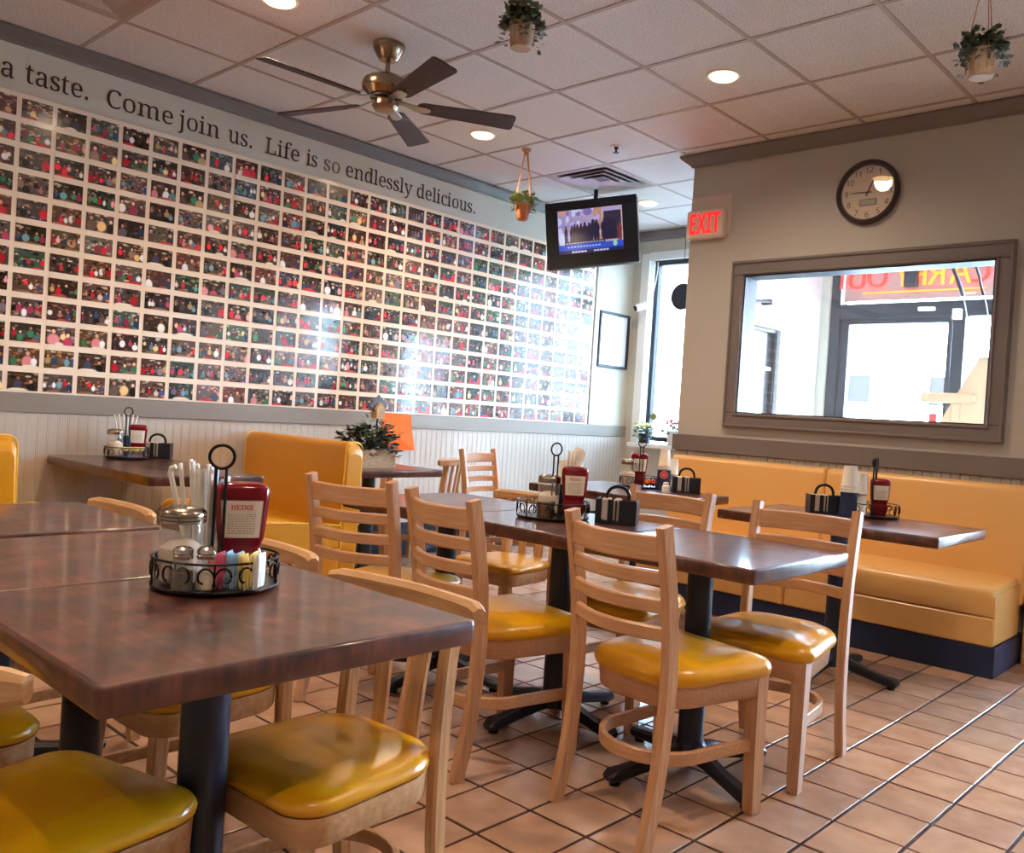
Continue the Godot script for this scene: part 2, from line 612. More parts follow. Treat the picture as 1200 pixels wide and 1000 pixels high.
# ------------------------------------------------------------------ furniture
func ladder_chair(called: String, label: String) -> Node3D:
	# front towards +x; the origin is on the floor under the seat's middle
	var t := thing(called, label, "chair", Vector3.ZERO, 0, "ladder-back chairs")
	var seat := rounded([Vector2(0.215, -0.215), Vector2(0.215, 0.215), Vector2(-0.19, 0.175), Vector2(-0.19, -0.175)], [0.05, 0.05, 0.13, 0.13], 6)
	var b := MB.new()
	b.prism(seat, [[0.399, 0.006], [0.406, -0.004], [0.420, -0.008], [0.434, -0.003], [0.446, 0.010], [0.455, 0.035], [0.461, 0.075], [0.464, 0.125]])
	part("seat_cushion", b.done(), M.vinyl_yellow, t)
	b = MB.new()
	b.prism(seat, [[0.340, 0.018], [0.343, 0.014], [0.398, 0.008]])
	part("seat_apron", b.done(), M.wood_side, t)
	for s in [-1, 1]:
		b = MB.new()
		var q := 0.022
		var r := []
		for k in 3:
			var y: float = [0.0, 0.006, 0.40][k]
			var w: float = [0.015, 0.018, 0.023][k]
			var cx: float = [0.178, 0.178, 0.172][k]
			var cz: float = [0.182, 0.182, 0.178][k] * s
			r.append([Vector3(cx - w, y, cz - w), Vector3(cx + w, y, cz - w), Vector3(cx + w, y, cz + w), Vector3(cx - w, y, cz + w)])
		b.loft(r, -1)
		part("leg", b.done(), M.wood_up, t)
	for s in [-1, 1]:
		b = MB.new()
		var path := spline([Vector3(-0.25, 0, 0.178 * s), Vector3(-0.212, 0.2, 0.178 * s), Vector3(-0.198, 0.42, 0.18 * s), Vector3(-0.212, 0.62, 0.181 * s), Vector3(-0.252, 0.835, 0.182 * s)], 4)
		b.sweep(path, 0.044, 0.03, Vector3(0, 0, 1), 0, false, [], 0.35)
		part("back_post", b.done(), M.wood_up, t)
	for k in 4:
		var y0: float = [0.742, 0.680, 0.608, 0.535][k]
		var hh: float = [0.066, 0.039, 0.038, 0.038][k]
		var ym := y0 + hh / 2
		var bx := lerpf(-0.2, -0.244, clampf((ym - 0.45) / 0.35, 0, 1))
		b = MB.new()
		b.sweep(arc(12, func(u): return Vector3(bx - 0.05 * sin(u * PI), ym, lerpf(-0.178, 0.178, u))), 0.018, hh, Vector3.UP, 0, false, [], 0.5)
		part("back_rail", b.done(), M.wood_side, t)
	b = MB.new()
	var hoop := [Vector3(0.175, 0.2, -0.176), Vector3(0.05, 0.2, -0.166)]
	hoop += arc(16, func(u): return Vector3(-0.035 - 0.155 * sin(u * PI), 0.2, -0.162 * cos(u * PI)))
	hoop += [Vector3(0.05, 0.2, 0.166), Vector3(0.175, 0.2, 0.176)]
	b.sweep(hoop, 0.018, 0.036, Vector3.UP)
	part("hoop_stretcher", b.done(), M.wood_side, t)
	return t

func low_chair(called: String, label: String) -> Node3D:
	var t := thing(called, label, "chair", Vector3.ZERO, 0, "low-back chairs")
	var seat := rounded([Vector2(0.18, -0.197), Vector2(0.18, 0.197), Vector2(-0.18, 0.172), Vector2(-0.18, -0.172)], [0.07, 0.07, 0.12, 0.12], 7)
	var b := MB.new()
	b.prism(seat, [[0.396, 0.006], [0.402, -0.002], [0.412, -0.004], [0.422, 0.003], [0.429, 0.016], [0.434, 0.05], [0.437, 0.1]])
	part("seat_cushion", b.done(), M.vinyl_yellow, t)
	b = MB.new()
	b.prism(seat, [[0.342, 0.008], [0.346, 0.004], [0.395, 0.002]])
	part("seat_apron", b.done(), M.worn_side, t)
	for s in [-1, 1]:
		b = MB.new()
		b.sweep([Vector3(0.158, 0, 0.165 * s), Vector3(0.142, 0.36, 0.15 * s)], 0.036, 0.036, Vector3(0, 0, 1), 0, false, [0.8, 1.0], 0.3)
		part("leg", b.done(), M.worn_up, t)
	for s in [-1, 1]:
		b = MB.new()
		b.sweep(spline([Vector3(-0.195, 0, 0.150 * s), Vector3(-0.170, 0.24, 0.15 * s), Vector3(-0.168, 0.42, 0.148 * s), Vector3(-0.178, 0.58, 0.146 * s), Vector3(-0.194, 0.685, 0.146 * s)], 4), 0.036, 0.03, Vector3(0, 0, 1), 0, false, [], 0.35)
		part("back_post", b.done(), M.worn_up, t)
	for s in [-1, 1]:
		b = MB.new()
		b.sweep(spline([Vector3(-0.178, 0.37, 0.050 * s), Vector3(-0.188, 0.52, 0.054 * s), Vector3(-0.209, 0.685, 0.060 * s)], 4), 0.014, 0.04, Vector3(0, 0, 1), 0, false, [], 0.4)
		part("back_slat", b.done(), M.worn_up, t)
	b = MB.new()
	var rail := arc(18, func(u): return Vector3(-0.170 - 0.040 * pow(sin(u * PI), 0.6), 0.70, lerpf(-0.234, 0.234, u)))
	var sc := []
	for i in rail.size():
		sc.append(0.72 if i in [0, rail.size() - 1] else 1.0)
	b.sweep(rail, 0.034, 0.050, Vector3.UP, 0, false, sc, 0.6)
	part("top_rail", b.done(), M.worn_side, t)
	b = MB.new()
	var hoop := [Vector3(0.15, 0.19, -0.15), Vector3(0.05, 0.19, -0.143)]
	hoop += arc(14, func(u): return Vector3(-0.02 - 0.14 * sin(u * PI), 0.19, -0.14 * cos(u * PI)))
	hoop += [Vector3(0.05, 0.19, 0.143), Vector3(0.15, 0.19, 0.15)]
	b.sweep(hoop, 0.015, 0.03, Vector3.UP)
	part("hoop_stretcher", b.done(), M.worn_side, t)
	return t

func table(label: String, x0: float, x1: float, z0: float, z1: float, base_turn: float, kind := "cross", bx := 0.0, bz := 0.0, h := TH) -> Node3D:
	var c := Vector3((x0 + x1) / 2, 0, (z0 + z1) / 2)
	var t := thing("pedestal_table", label, "table", c, 0, "dark wood pedestal tables")
	var w := (x1 - x0) / 2
	var d := (z1 - z0) / 2
	var o := rounded([Vector2(w, -d), Vector2(w, d), Vector2(-w, d), Vector2(-w, -d)], [0.012, 0.012, 0.012, 0.012], 3)
	var b := MB.new()
	b.prism(o, [[h - 0.044, 0.006], [h - 0.038, 0.001], [h - 0.008, 0.0], [h - 0.003, 0.0015], [h - 0.0007, 0.004], [h, 0.007]])
	part("tabletop", b.done(), M.table_wood, t)
	var pole := MB.new()
	pole.lathe([Vector2(0.001, h - 0.062), Vector2(0.13, h - 0.062), Vector2(0.13, h - 0.0445), Vector2(0.001, h - 0.0445)], 20)
	part("mounting_plate", pole.done(), M.black_metal, t, Vector3(bx, 0, bz))
	pole = MB.new()
	pole.lathe([Vector2(0.001, 0.05), Vector2(0.062, 0.05), Vector2(0.06, 0.075), Vector2(0.045, 0.1), Vector2(0.041, 0.11), Vector2(0.041, h - 0.06), Vector2(0.001, h - 0.06)], 28)
	part("pole", pole.done(), M.navy_metal, t, Vector3(bx, 0, bz))
	var n := 4 if kind == "cross" else 2
	for k in n:
		var a := deg_to_rad(base_turn) + TAU * k / n
		var dir := Vector3(cos(a), 0, -sin(a))
		var leg := MB.new()
		var p := []
		for e in [[0.03, 0.072], [0.09, 0.064], [0.17, 0.046], [0.25, 0.034], [0.29, 0.03], [0.305, 0.024]]:
			p.append(dir * e[0] + Vector3.UP * e[1])
		leg.sweep(p, 0.052, 0.036, Vector3.UP, 0, false, [Vector2(1.15, 1.5), Vector2(0.95, 1.35), Vector2(0.9, 1.05), Vector2(1, 1), Vector2(1.1, 0.95), Vector2(0.8, 0.6)], 0.5)
		var l := part("base_leg", leg.done(), M.black_metal, t, Vector3(bx, 0, bz))
		var g := MB.new()
		g.lathe([Vector2(0.001, 0.0), Vector2(0.016, 0.0), Vector2(0.018, 0.006), Vector2(0.009, 0.012), Vector2(0.009, 0.03), Vector2(0.001, 0.03)], 12)
		part("foot_glide", g.done(), M.rubber, l, dir * 0.275)
	return t

func booth(label: String, x_face: float, facing: float, z_near: float, z_far: float) -> void:
	# one-sided booth seat; facing = +1 looks towards +x
	var len := z_near - z_far
	var t := thing("booth_seat", label, "booth", Vector3(x_face, 0, (z_near + z_far) / 2), 0.0 if facing > 0 else 180.0, "yellow booth seats")
	var side := rounded([Vector2(-0.09, 0.03), Vector2(0.02, 0.03), Vector2(0.0, 0.885), Vector2(-0.11, 0.885)], [0.01, 0.01, 0.04, 0.05], 5)
	part("backrest", booth_slab(side, len, 0.055, 5, 0.885), M.vinyl_booth, t)
	var cush := rounded([Vector2(0.01, 0.30), Vector2(0.50, 0.30), Vector2(0.50, 0.475), Vector2(0.01, 0.43)], [0.01, 0.02, 0.06, 0.01], 5)
	part("seat_cushion", booth_slab(cush, len, 0.0, 3, 9.0), M.vinyl_booth, t)
	var b := MB.new()
	for s in [-1, 1]:
		var pts := []
		for p in cush:
			pts.append(Vector3(p.x, p.y, s * (len / 2 - 0.001)))
		b.sweep(pts, 0.009, 0.009, Vector3(0, 0, 1), 6, true)
		pts = []
		for p in side:
			pts.append(Vector3(p.x, p.y, s * (len / 2 - 0.012)))
		b.sweep(pts, 0.008, 0.008, Vector3(0, 0, 1), 6, true)
	part("piping", b.done(), M.piping, t)
	part("seat_base", one_box(Vector3(0.245, 0.2, 0), Vector3(0.46, 0.2, len - 0.006), 0.01), M.vinyl_booth, t)
	part("plinth", one_box(Vector3(0.2, 0.05, 0), Vector3(0.44, 0.1, len - 0.06), 0.0), M.plinth_navy, t)

func booth_slab(side: Array, len: float, corner: float, seg: int, top: float) -> ArrayMesh:
	# a side profile (x, y) pulled along z, its ends eased; near the ends the top edge drops in a quarter round
	var b := MB.new()
	var rings := []
	var stops := [[-1.0, 0.012], [-1.0 + 0.02 / len, 0.0]]
	for k in seg:
		stops.append([-1.0 + 2.0 * (0.012 + corner * (1.0 - cos((k + 1) * PI / 2 / seg))) / len, 0.0])
	var all := stops.duplicate()
	for k in stops.size():
		all.append([-stops[stops.size() - 1 - k][0], stops[stops.size() - 1 - k][1]])
	for e in all:
		var d: float = (1.0 - absf(e[0])) * len / 2
		var drop := 0.0
		if corner > 0.0 and d < corner:
			drop = corner - sqrt(maxf(0.0, corner * corner - (corner - d) * (corner - d)))
		var r := []
		for p in MB.inset(side, e[1], 0.0):
			var y: float = p.z
			y -= drop * clampf((y - top + 0.35) / 0.35, 0.0, 1.0)
			r.append(Vector3(p.x, y, e[0] * len / 2))
		rings.append(r)
	b.loft(rings, 1)
	return b.done()

# ------------------------------------------------------------------ small table things
func wire_rack(label: String, at: Vector3, turn: float, r: float, detailed := true) -> Node3D:
	var t := thing("wire_caddy", label, "caddy", at, turn, "black wire condiment caddies")
	var b := MB.new()
	b.lathe([Vector2(0.001, 0.004), Vector2(r - 0.002, 0.004), Vector2(r, 0.007), Vector2(r - 0.002, 0.010), Vector2(0.001, 0.010)], 36)
	part("base_tray", b.done(), M.wire, t)
	b = MB.new()
	var hgt := 0.062
	for y in [0.009, hgt]:
		b.sweep(arc(35, func(u): return Vector3(cos(u * TAU * 35.0 / 36.0) * r, y, sin(u * TAU * 35.0 / 36.0) * r)), 0.005, 0.005, Vector3.UP, 6, true)
	part("rim_wire", b.done(), M.wire, t)
	b = MB.new()
	var n := 10 if detailed else 7
	for k in n:
		var a0 := TAU * k / n
		var span := TAU / n
		b.sweep([Vector3(cos(a0) * r, 0.008, sin(a0) * r), Vector3(cos(a0) * r, hgt, sin(a0) * r)], 0.0045, 0.0045, Vector3(1, 0, 0), 5)
		# a pair of C-scrolls between each two uprights
		for s in [-1, 1]:
			var pts := arc(16, func(u):
				var th: float = -0.6 + u * 5.2
				var rr: float = 0.020 * (1.0 - 0.66 * u)
				var lx: float = (0.25 + 0.0) * s * span + s * (cos(th) * rr) / r
				var y: float = 0.036 + sin(th) * rr * 1.25
				var aa: float = a0 + span / 2 + lx
				return Vector3(cos(aa) * r, y, sin(aa) * r))
			b.sweep(pts, 0.0046, 0.0046, Vector3(0.1, 1, 0.2), 5)
	part("scrollwork", b.done(), M.wire, t)
	b = MB.new()
	for s in [-1, 1]:
		b.sweep([Vector3(0.0, 0.008, 0.0095 * s), Vector3(0.0, 0.236, 0.0095 * s)], 0.006, 0.006, Vector3(1, 0, 0), 8)
	b.sweep(arc(23, func(u): return Vector3(0, 0.255 - 0.023 * cos(u * TAU * 23.0 / 24.0), 0.023 * sin(u * TAU * 23.0 / 24.0))), 0.0065, 0.0065, Vector3(1, 0, 0), 8, true)
	part("handle", b.done(), M.wire, t)
	return t

func sugar_jar(label: String, at: Vector3) -> Node3D:
	var t := thing("sugar_jar", label, "jar", at, 0, "sugar pourers")
	var b := MB.new()
	b.lathe([Vector2(0.001, 0.003), Vector2(0.036, 0.003), Vector2(0.040, 0.012), Vector2(0.0405, 0.112), Vector2(0.037, 0.124)], 14, Vector3.ZERO, 0.5)
	part("glass_body", b.done(), M.jar_glass, t)
	b = MB.new()
	b.lathe([Vector2(0.001, 0.006), Vector2(0.034, 0.006), Vector2(0.0385, 0.014), Vector2(0.0388, 0.070), Vector2(0.02, 0.084), Vector2(0.001, 0.088)], 20)
	part("sugar", b.done(), M.sugar, t)
	b = MB.new()
	b.lathe([Vector2(0.037, 0.118), Vector2(0.0425, 0.118), Vector2(0.0425, 0.1225), Vector2(0.0412, 0.1235), Vector2(0.0425, 0.125), Vector2(0.0425, 0.1295), Vector2(0.0412, 0.1305), Vector2(0.0425, 0.132), Vector2(0.0422, 0.138), Vector2(0.037, 0.144), Vector2(0.024, 0.149), Vector2(0.001, 0.151)], 28)
	part("lid", b.done(), M.lid_metal, t)
	return t

func shaker(label: String, at: Vector3, fill: StandardMaterial3D) -> Node3D:
	var t := thing("shaker", label, "shaker", at, 0)
	var b := MB.new()
	b.lathe([Vector2(0.001, 0.002), Vector2(0.019, 0.002), Vector2(0.0205, 0.008), Vector2(0.019, 0.05), Vector2(0.0165, 0.062)], 8, Vector3.ZERO, 0.3)
	part("glass_body", b.done(), M.jar_glass, t)
	b = MB.new()
	b.lathe([Vector2(0.001, 0.004), Vector2(0.0178, 0.004), Vector2(0.0188, 0.010), Vector2(0.0183, 0.036), Vector2(0.001, 0.039)], 12)
	part("contents", b.done(), fill, t)
	b = MB.new()
	b.lathe([Vector2(0.0155, 0.060), Vector2(0.0178, 0.060), Vector2(0.0182, 0.066), Vector2(0.0165, 0.068), Vector2(0.0180, 0.070), Vector2(0.0175, 0.077), Vector2(0.012, 0.082), Vector2(0.001, 0.084)], 18)
	part("cap", b.done(), M.chrome, t)
	return t

func bottle(label: String, at: Vector3, turn: float, s := 1.0, front_logo := true) -> Node3D:
	# a squeeze bottle standing on its cap: broad square shoulders on top, a waist, a flared cap below; the label looks towards +z
	var t := thing("ketchup_bottle", label, "bottle", at, turn, "ketchup bottles")
	var b := MB.new()
	var rings := []
	for e in [[0.012, 0.037], [0.016, 0.041], [0.026, 0.043], [0.046, 0.043], [0.054, 0.039], [0.060, 0.037], [0.066, 0.039], [0.076, 0.0435], [0.10, 0.046], [0.14, 0.049], [0.160, 0.050], [0.171, 0.0495], [0.178, 0.046], [0.183, 0.040], [0.185, 0.030]]:
		var ring := []
		for k in 28:
			var a := TAU * k / 28
			var c := cos(a)
			var d := sin(a)
			ring.append(Vector3(signf(c) * pow(absf(c), 0.55) * e[1], e[0], signf(d) * pow(absf(d), 0.6) * e[1] * 0.56) * s)
		rings.append(ring)
	b.loft(rings, 1)
	part("body", b.done(), M.ketchup, t)
	b = MB.new()
	b.lathe([Vector2(0.001, 0.0005), Vector2(0.034, 0.0005), Vector2(0.036, 0.004), Vector2(0.036, 0.012), Vector2(0.001, 0.0125)], 24)
	var cap := part("cap", b.done(), M.ketchup, t)
	cap.scale = Vector3(s, s, s * 0.62)
	b = MB.new()
	var n := 8
	var z_at := func(x: float, w: float): return pow(maxf(0.0, 1.0 - pow(absf(x) / w, 1.0 / 0.55 * 2.0)), 0.3) * w * 0.56 + 0.0014
	for i in n:
		for j in 6:
			var q := []
			for cc in [[i, j], [i + 1, j], [i + 1, j + 1], [i, j + 1]]:
				var v: float = cc[1] / 6.0
				var y := lerpf(0.152, 0.079, v)
				var w := lerpf(0.0496, 0.0440, v)
				var x: float = lerpf(-0.78, 0.78, float(cc[0]) / n) * w
				q.append(Vector3(x, y, z_at.call(x, w)) * s)
			b.quad(q[0], q[1], q[2], q[3], Vector3(0, 0, 1), 1, Rect2(float(i) / n, j / 6.0, 1.0 / n, 1 / 6.0))
	var lab := part("label", b.done(), M.bottle_label, t)
	if front_logo:
		var m := part("label_text", text("HEINZ", 0.0125 * s, 0.0006, "Droid Serif", 700), M.logo_red, lab, Vector3(0, 0.1385, 0.0292) * s)
		m.rotation_degrees.x = 2
	return t

func packet_mesh(i: int) -> ArrayMesh:
	var b := MB.new()
	var tw := [0.0, 0.003, -0.003][i % 3] as float
	b.loft([[Vector3(-0.016, 0, -0.0006), Vector3(0.016, 0, -0.0006), Vector3(0.016, 0, 0.0006), Vector3(-0.016, 0, 0.0006)],
		[Vector3(-0.0165, 0.02, -0.0022), Vector3(0.0165, 0.02, -0.0022), Vector3(0.0165, 0.02, 0.0022), Vector3(-0.0165, 0.02, 0.0022)],
		[Vector3(-0.0165 + tw, 0.05, -0.0016), Vector3(0.0165 + tw, 0.05, -0.0016), Vector3(0.0165 + tw, 0.05, 0.0016), Vector3(-0.0165 + tw, 0.05, 0.0016)],
		[Vector3(-0.0165 + tw, 0.064, -0.0004), Vector3(0.0165 + tw, 0.064, -0.0004), Vector3(0.0165 + tw, 0.064, 0.0004), Vector3(-0.0165 + tw, 0.064, 0.0004)]], -1)
	return b.done()

func box_caddy(label: String, at: Vector3, turn: float) -> Node3D:
	# a black sorter box with an arched carrying handle, pale packets showing in its slots
	var t := thing("packet_caddy", label, "caddy", at, turn, "black packet caddies")
	part("tray", boxes([[Vector3(-0.075, 0, -0.045), Vector3(0.075, 0.008, 0.045)], [Vector3(-0.075, 0.008, -0.045), Vector3(-0.070, 0.088, 0.045)], [Vector3(0.070, 0.008, -0.045), Vector3(0.075, 0.088, 0.045)], [Vector3(-0.003, 0.008, -0.045), Vector3(0.003, 0.086, 0.045)], [Vector3(-0.07, 0.008, -0.045), Vector3(0.07, 0.084, -0.041)]], 0.001), M.black_metal, t)
	var b := MB.new()
	for e in [[-0.072, -0.052], [-0.030, -0.012], [0.012, 0.072]]:
		b.box(Vector3((e[0] + e[1]) / 2, 0.047, 0.043), Vector3(e[1] - e[0], 0.082, 0.004), 0.001)
	part("front_bars", b.done(), M.black_metal, t)
	b = MB.new()
	b.sweep(arc(14, func(u): return Vector3(-0.042 * cos(u * PI), 0.082 + 0.052 * pow(sin(u * PI), 0.7), 0.0)), 0.012, 0.010, Vector3(0, 0, 1), 0)
	part("handle", b.done(), M.black_metal, t)
	b = MB.new()
	for x in [-0.041, 0.0]:
		for k in 5:
			b.box(Vector3(x + (0.0 if x < 0 else 0.0), 0.05 + 0.001 * (k % 2), -0.032 + k * 0.0165), Vector3(0.028 if x < 0 else 0.022, 0.078, 0.012), 0.003)
	part("packets", b.done(), M.jelly, t)
	return t

func cup_mesh(h := 0.098, r0 := 0.026, r1 := 0.036) -> ArrayMesh:
	# an upside-down paper cup
	var b := MB.new()
	b.lathe([Vector2(r1 - 0.002, 0.002), Vector2(r1 + 0.0015, 0.0), Vector2(r1 + 0.002, 0.004), Vector2(r1, 0.007), Vector2(r0, h), Vector2(r0 - 0.002, h), Vector2(r0 - 0.003, h - 0.004), Vector2(0.001, h - 0.004)], 24)
	return b.done()

func cup_holder(label: String, at: Vector3) -> Node3D:
	var t := thing("cup_holder", label, "holder", at)
	var b := MB.new()
	b.lathe([Vector2(0.001, 0.0), Vector2(0.046, 0.0), Vector2(0.046, 0.012), Vector2(0.040, 0.03), Vector2(0.038, 0.112), Vector2(0.034, 0.112), Vector2(0.034, 0.09), Vector2(0.001, 0.09)], 24)
	part("body", b.done(), M.plinth_navy, t)
	return t

func leaf_cluster(n: int, spread: Vector3, size: float, droop: float, sd: int, leafy := 1.0) -> ArrayMesh:
	var r := RandomNumberGenerator.new()
	r.seed = sd
	var b := MB.new()
	for i in n:
		var a := r.randf() * TAU
		var el := r.randf_range(-0.15, 1.0)
		var rad := sqrt(r.randf())
		var p := Vector3(cos(a) * spread.x * rad, spread.y * el * (1.0 - 0.3 * rad), sin(a) * spread.z * rad)
		if rad > 0.75:
			p.y -= droop * r.randf()
		var dir := Vector3(cos(a + r.randf_range(-0.8, 0.8)), r.randf_range(-0.5, 0.7), sin(a + r.randf_range(-0.8, 0.8))).normalized()
		var sd2 := dir.cross(Vector3(r.randf_range(-0.4, 0.4), 1, r.randf_range(-0.4, 0.4))).normalized()
		var up := sd2.cross(dir)
		var l := size * r.randf_range(0.7, 1.3)
		var w := l * 0.36 * leafy
		var tip := p + dir * l
		var mid := p + dir * l * 0.5 - up * l * 0.08
		b.tri(p, mid + sd2 * w, mid, up)
		b.tri(p, mid, mid - sd2 * w, up)
		b.tri(tip, mid + sd2 * w, mid, up)
		b.tri(tip, mid, mid - sd2 * w, up)
	return b.done()

func potted(label: String, at: Vector3, hook: Vector3, sd: int) -> void:
	# a small wooden pot with trailing leaves on three cords
	var t := thing("hanging_plant", label, "plant", at)
	var b := MB.new()
	b.lathe([Vector2(0.001, -0.05), Vector2(0.040, -0.05), Vector2(0.043, -0.045), Vector2(0.052, 0.045), Vector2(0.0535, 0.05), Vector2(0.049, 0.05), Vector2(0.046, 0.03), Vector2(0.001, 0.03)], 12, Vector3.ZERO, 0.4)
	part("pot", b.done(), M.pot_wood, t)
	part("foliage", leaf_cluster(300, Vector3(0.08, 0.08, 0.08), 0.026, 0.09, sd, 1.2), M.leaf, t, Vector3(0, 0.055, 0))
	part("inner_foliage", leaf_cluster(160, Vector3(0.062, 0.055, 0.062), 0.028, 0.03, sd + 1, 1.2), M.leaf_dark, t, Vector3(0, 0.05, 0))
	var top := hook - at
	b = MB.new()
	for k in 3:
		var a := TAU * k / 3 + 0.4
		b.sweep([Vector3(cos(a) * 0.052, -0.03, sin(a) * 0.052), Vector3(cos(a) * 0.054, 0.06, sin(a) * 0.054), top - Vector3(0, 0.02, 0)], 0.004, 0.004, Vector3(1, 0, 0), 5)
	part("cord", b.done(), M.rope, t)
	b = MB.new()
	b.lathe([Vector2(0.001, -0.022), Vector2(0.006, -0.02), Vector2(0.008, -0.01), Vector2(0.018, -0.006), Vector2(0.02, 0.0), Vector2(0.001, 0.0)], 12)
	part("ceiling_hook", b.done(), M.rope, t, top)

func can_light(label: String, x: float, z: float, energy: float) -> void:
	var t := thing("recessed_light", label, "light", Vector3(x, HC, z), 0, "recessed ceiling lights")
	var b := MB.new()
	b.lathe([Vector2(0.072, -0.003), Vector2(0.076, -0.005), Vector2(0.086, -0.003), Vector2(0.087, 0.002), Vector2(0.072, 0.002)], 32)
	part("trim_ring", b.done(), M.print_white, t)
	b = MB.new()
	b.lathe([Vector2(0.001, -0.020), Vector2(0.04, -0.0185), Vector2(0.062, -0.013), Vector2(0.072, -0.003), Vector2(0.001, 0.0)], 32)
	part("lamp_lens", b.done(), M.lamp_disc, t)
	var l := SpotLight3D.new()
	l.name = "lamp_beam"
	l.light_color = Color(1.0, 0.88, 0.74)
	l.light_energy = energy
	l.light_size = 0.06
	l.spot_angle = 80
	l.spot_angle_attenuation = 1.0
	l.spot_range = 14
	l.spot_attenuation = 2
	l.shadow_enabled = true
	l.position = Vector3(0, -0.03, 0)
	l.rotation_degrees.x = -90
	t.add_child(l)

func area(called: String, at: Vector3, look: Vector3, size: Vector2, c: Color, e: float) -> void:
	var l := AreaLight3D.new()
	l.name = called
	l.area_size = size
	l.light_color = c
	l.light_energy = e
	l.area_range = 14
	l.area_attenuation = 2
	l.shadow_enabled = true
	add_child(l)
	l.look_at_from_position(at, at + look, Vector3.UP if absf(look.y) < 0.9 else Vector3.RIGHT)

func sash(called: String, x: float, z0: float, z1: float, y0: float, y1: float, mull: Array, w := 0.05, axis := "x", glass := "glass") -> void:
	# a dark glazed storefront frame in the plane x = const (axis x) or z = const (axis z); mull: fractions of uprights
	var t := struct_root(called)
	var cut := [z0]
	for m in mull:
		cut.append(lerpf(z0, z1, m))
	cut.append(z1)
	var f := func(a: float, b: float, c: float, d: float, th: float) -> ArrayMesh:
		var s := Vector3(th, d - c, b - a)
		var o := Vector3(x, (c + d) / 2, (a + b) / 2)
		if axis == "z":
			s = Vector3(b - a, d - c, th)
			o = Vector3((a + b) / 2, (c + d) / 2, x)
		return one_box(o, s, 0.004)
	part("frame_rail", f.call(z0, z1, y1 - w, y1, 0.07), M.frame_dark, t)
	part("frame_rail", f.call(z0, z1, y0, y0 + w, 0.07), M.frame_dark, t)
	for k in cut.size():
		var a: float = cut[k] - (0.0 if k == 0 else (w if k == cut.size() - 1 else w / 2))
		part("frame_post", f.call(a, a + w, y0 + w, y1 - w, 0.07), M.frame_dark, t)
	for k in cut.size() - 1:
		part("pane", f.call(cut[k] + w / 2, cut[k + 1] - w / 2, y0 + w / 2, y1 - w / 2, 0.006), M[glass], t)

func _ready() -> void:
	rng.seed = 7
	# ---------------- camera
	var cam := Camera3D.new()
	cam.name = "camera"
	cam.transform = Transform3D(Basis(Vector3(0.6604, 0.0633, 0.7482), Vector3(-0.0310, 0.9979, -0.0570), Vector3(-0.7502, 0.0144, 0.6610)).orthonormalized(), Vector3(0, 1.0953, 0))
	cam.projection = Camera3D.PROJECTION_FRUSTUM
	cam.near = 0.05
	cam.far = 200.0
	cam.size = 2.0 * 0.05 * 500.0 / 1020.67
	cam.frustum_offset = Vector2((600.0 - 663.61) / 1020.67 * 0.05, (504.04 - 500.0) / 1020.67 * 0.05)
	add_child(cam)
	cam.current = true
	# ---------------- sky, exposure
	var env := Environment.new()
	env.background_mode = Environment.BG_SKY
	var sky := Sky.new()
	var sm := ProceduralSkyMaterial.new()
	sm.sky_top_color = Color(0.66, 0.84, 1.0)
	sm.sky_horizon_color = Color(0.84, 0.93, 1.0)
	sm.ground_bottom_color = Color(0.55, 0.56, 0.58)
	sm.ground_horizon_color = Color(0.80, 0.82, 0.84)
	sm.sky_energy_multiplier = 7.0
	sm.ground_energy_multiplier = 6.0
	sky.sky_material = sm
	env.sky = sky
	env.tonemap_mode = Environment.TONE_MAPPER_LINEAR
	env.tonemap_exposure = 0.97
	env.sdfgi_enabled = true
	env.ssao_enabled = true
	env.ssil_enabled = true
	var we := WorldEnvironment.new()
	we.name = "world"
	we.environment = env
	add_child(we)
	var sun := DirectionalLight3D.new()
	sun.name = "sun"
	sun.light_color = Color(1.0, 0.97, 0.92)
	sun.light_energy = 9.0
	sun.light_angular_distance = 1.0
	sun.shadow_enabled = true
	sun.rotation_degrees = Vector3(-58, -125, 0)
	add_child(sun)
	# ---------------- shared textures and materials
	vinyl_bump = noise_tex(Color.BLACK, Color.WHITE, 0.006, 51, 2)
	chair_wood = noise_tex(rgb(180, 130, 94), rgb(212, 166, 126), 0.02, 3, 5)
	make_materials()
	# ---------------- the place
	outside()
	shell()
	floor_tiles()
	ceiling_tiles()
	lamps()
	photo_wall()
	window_wall()
	vestibule()
	alcove()
	furniture()
	front_table_things()
	other_table_things()
	ceiling_things()

func outside() -> void:
	struct("pavement", boxes([[Vector3(XF + 0.2, -0.3, -30), Vector3(40, -0.12, 30)], [Vector3(-12, -0.3, ZR + 0.2), Vector3(XF + 0.2, -0.12, 30)]]), M.pavement)

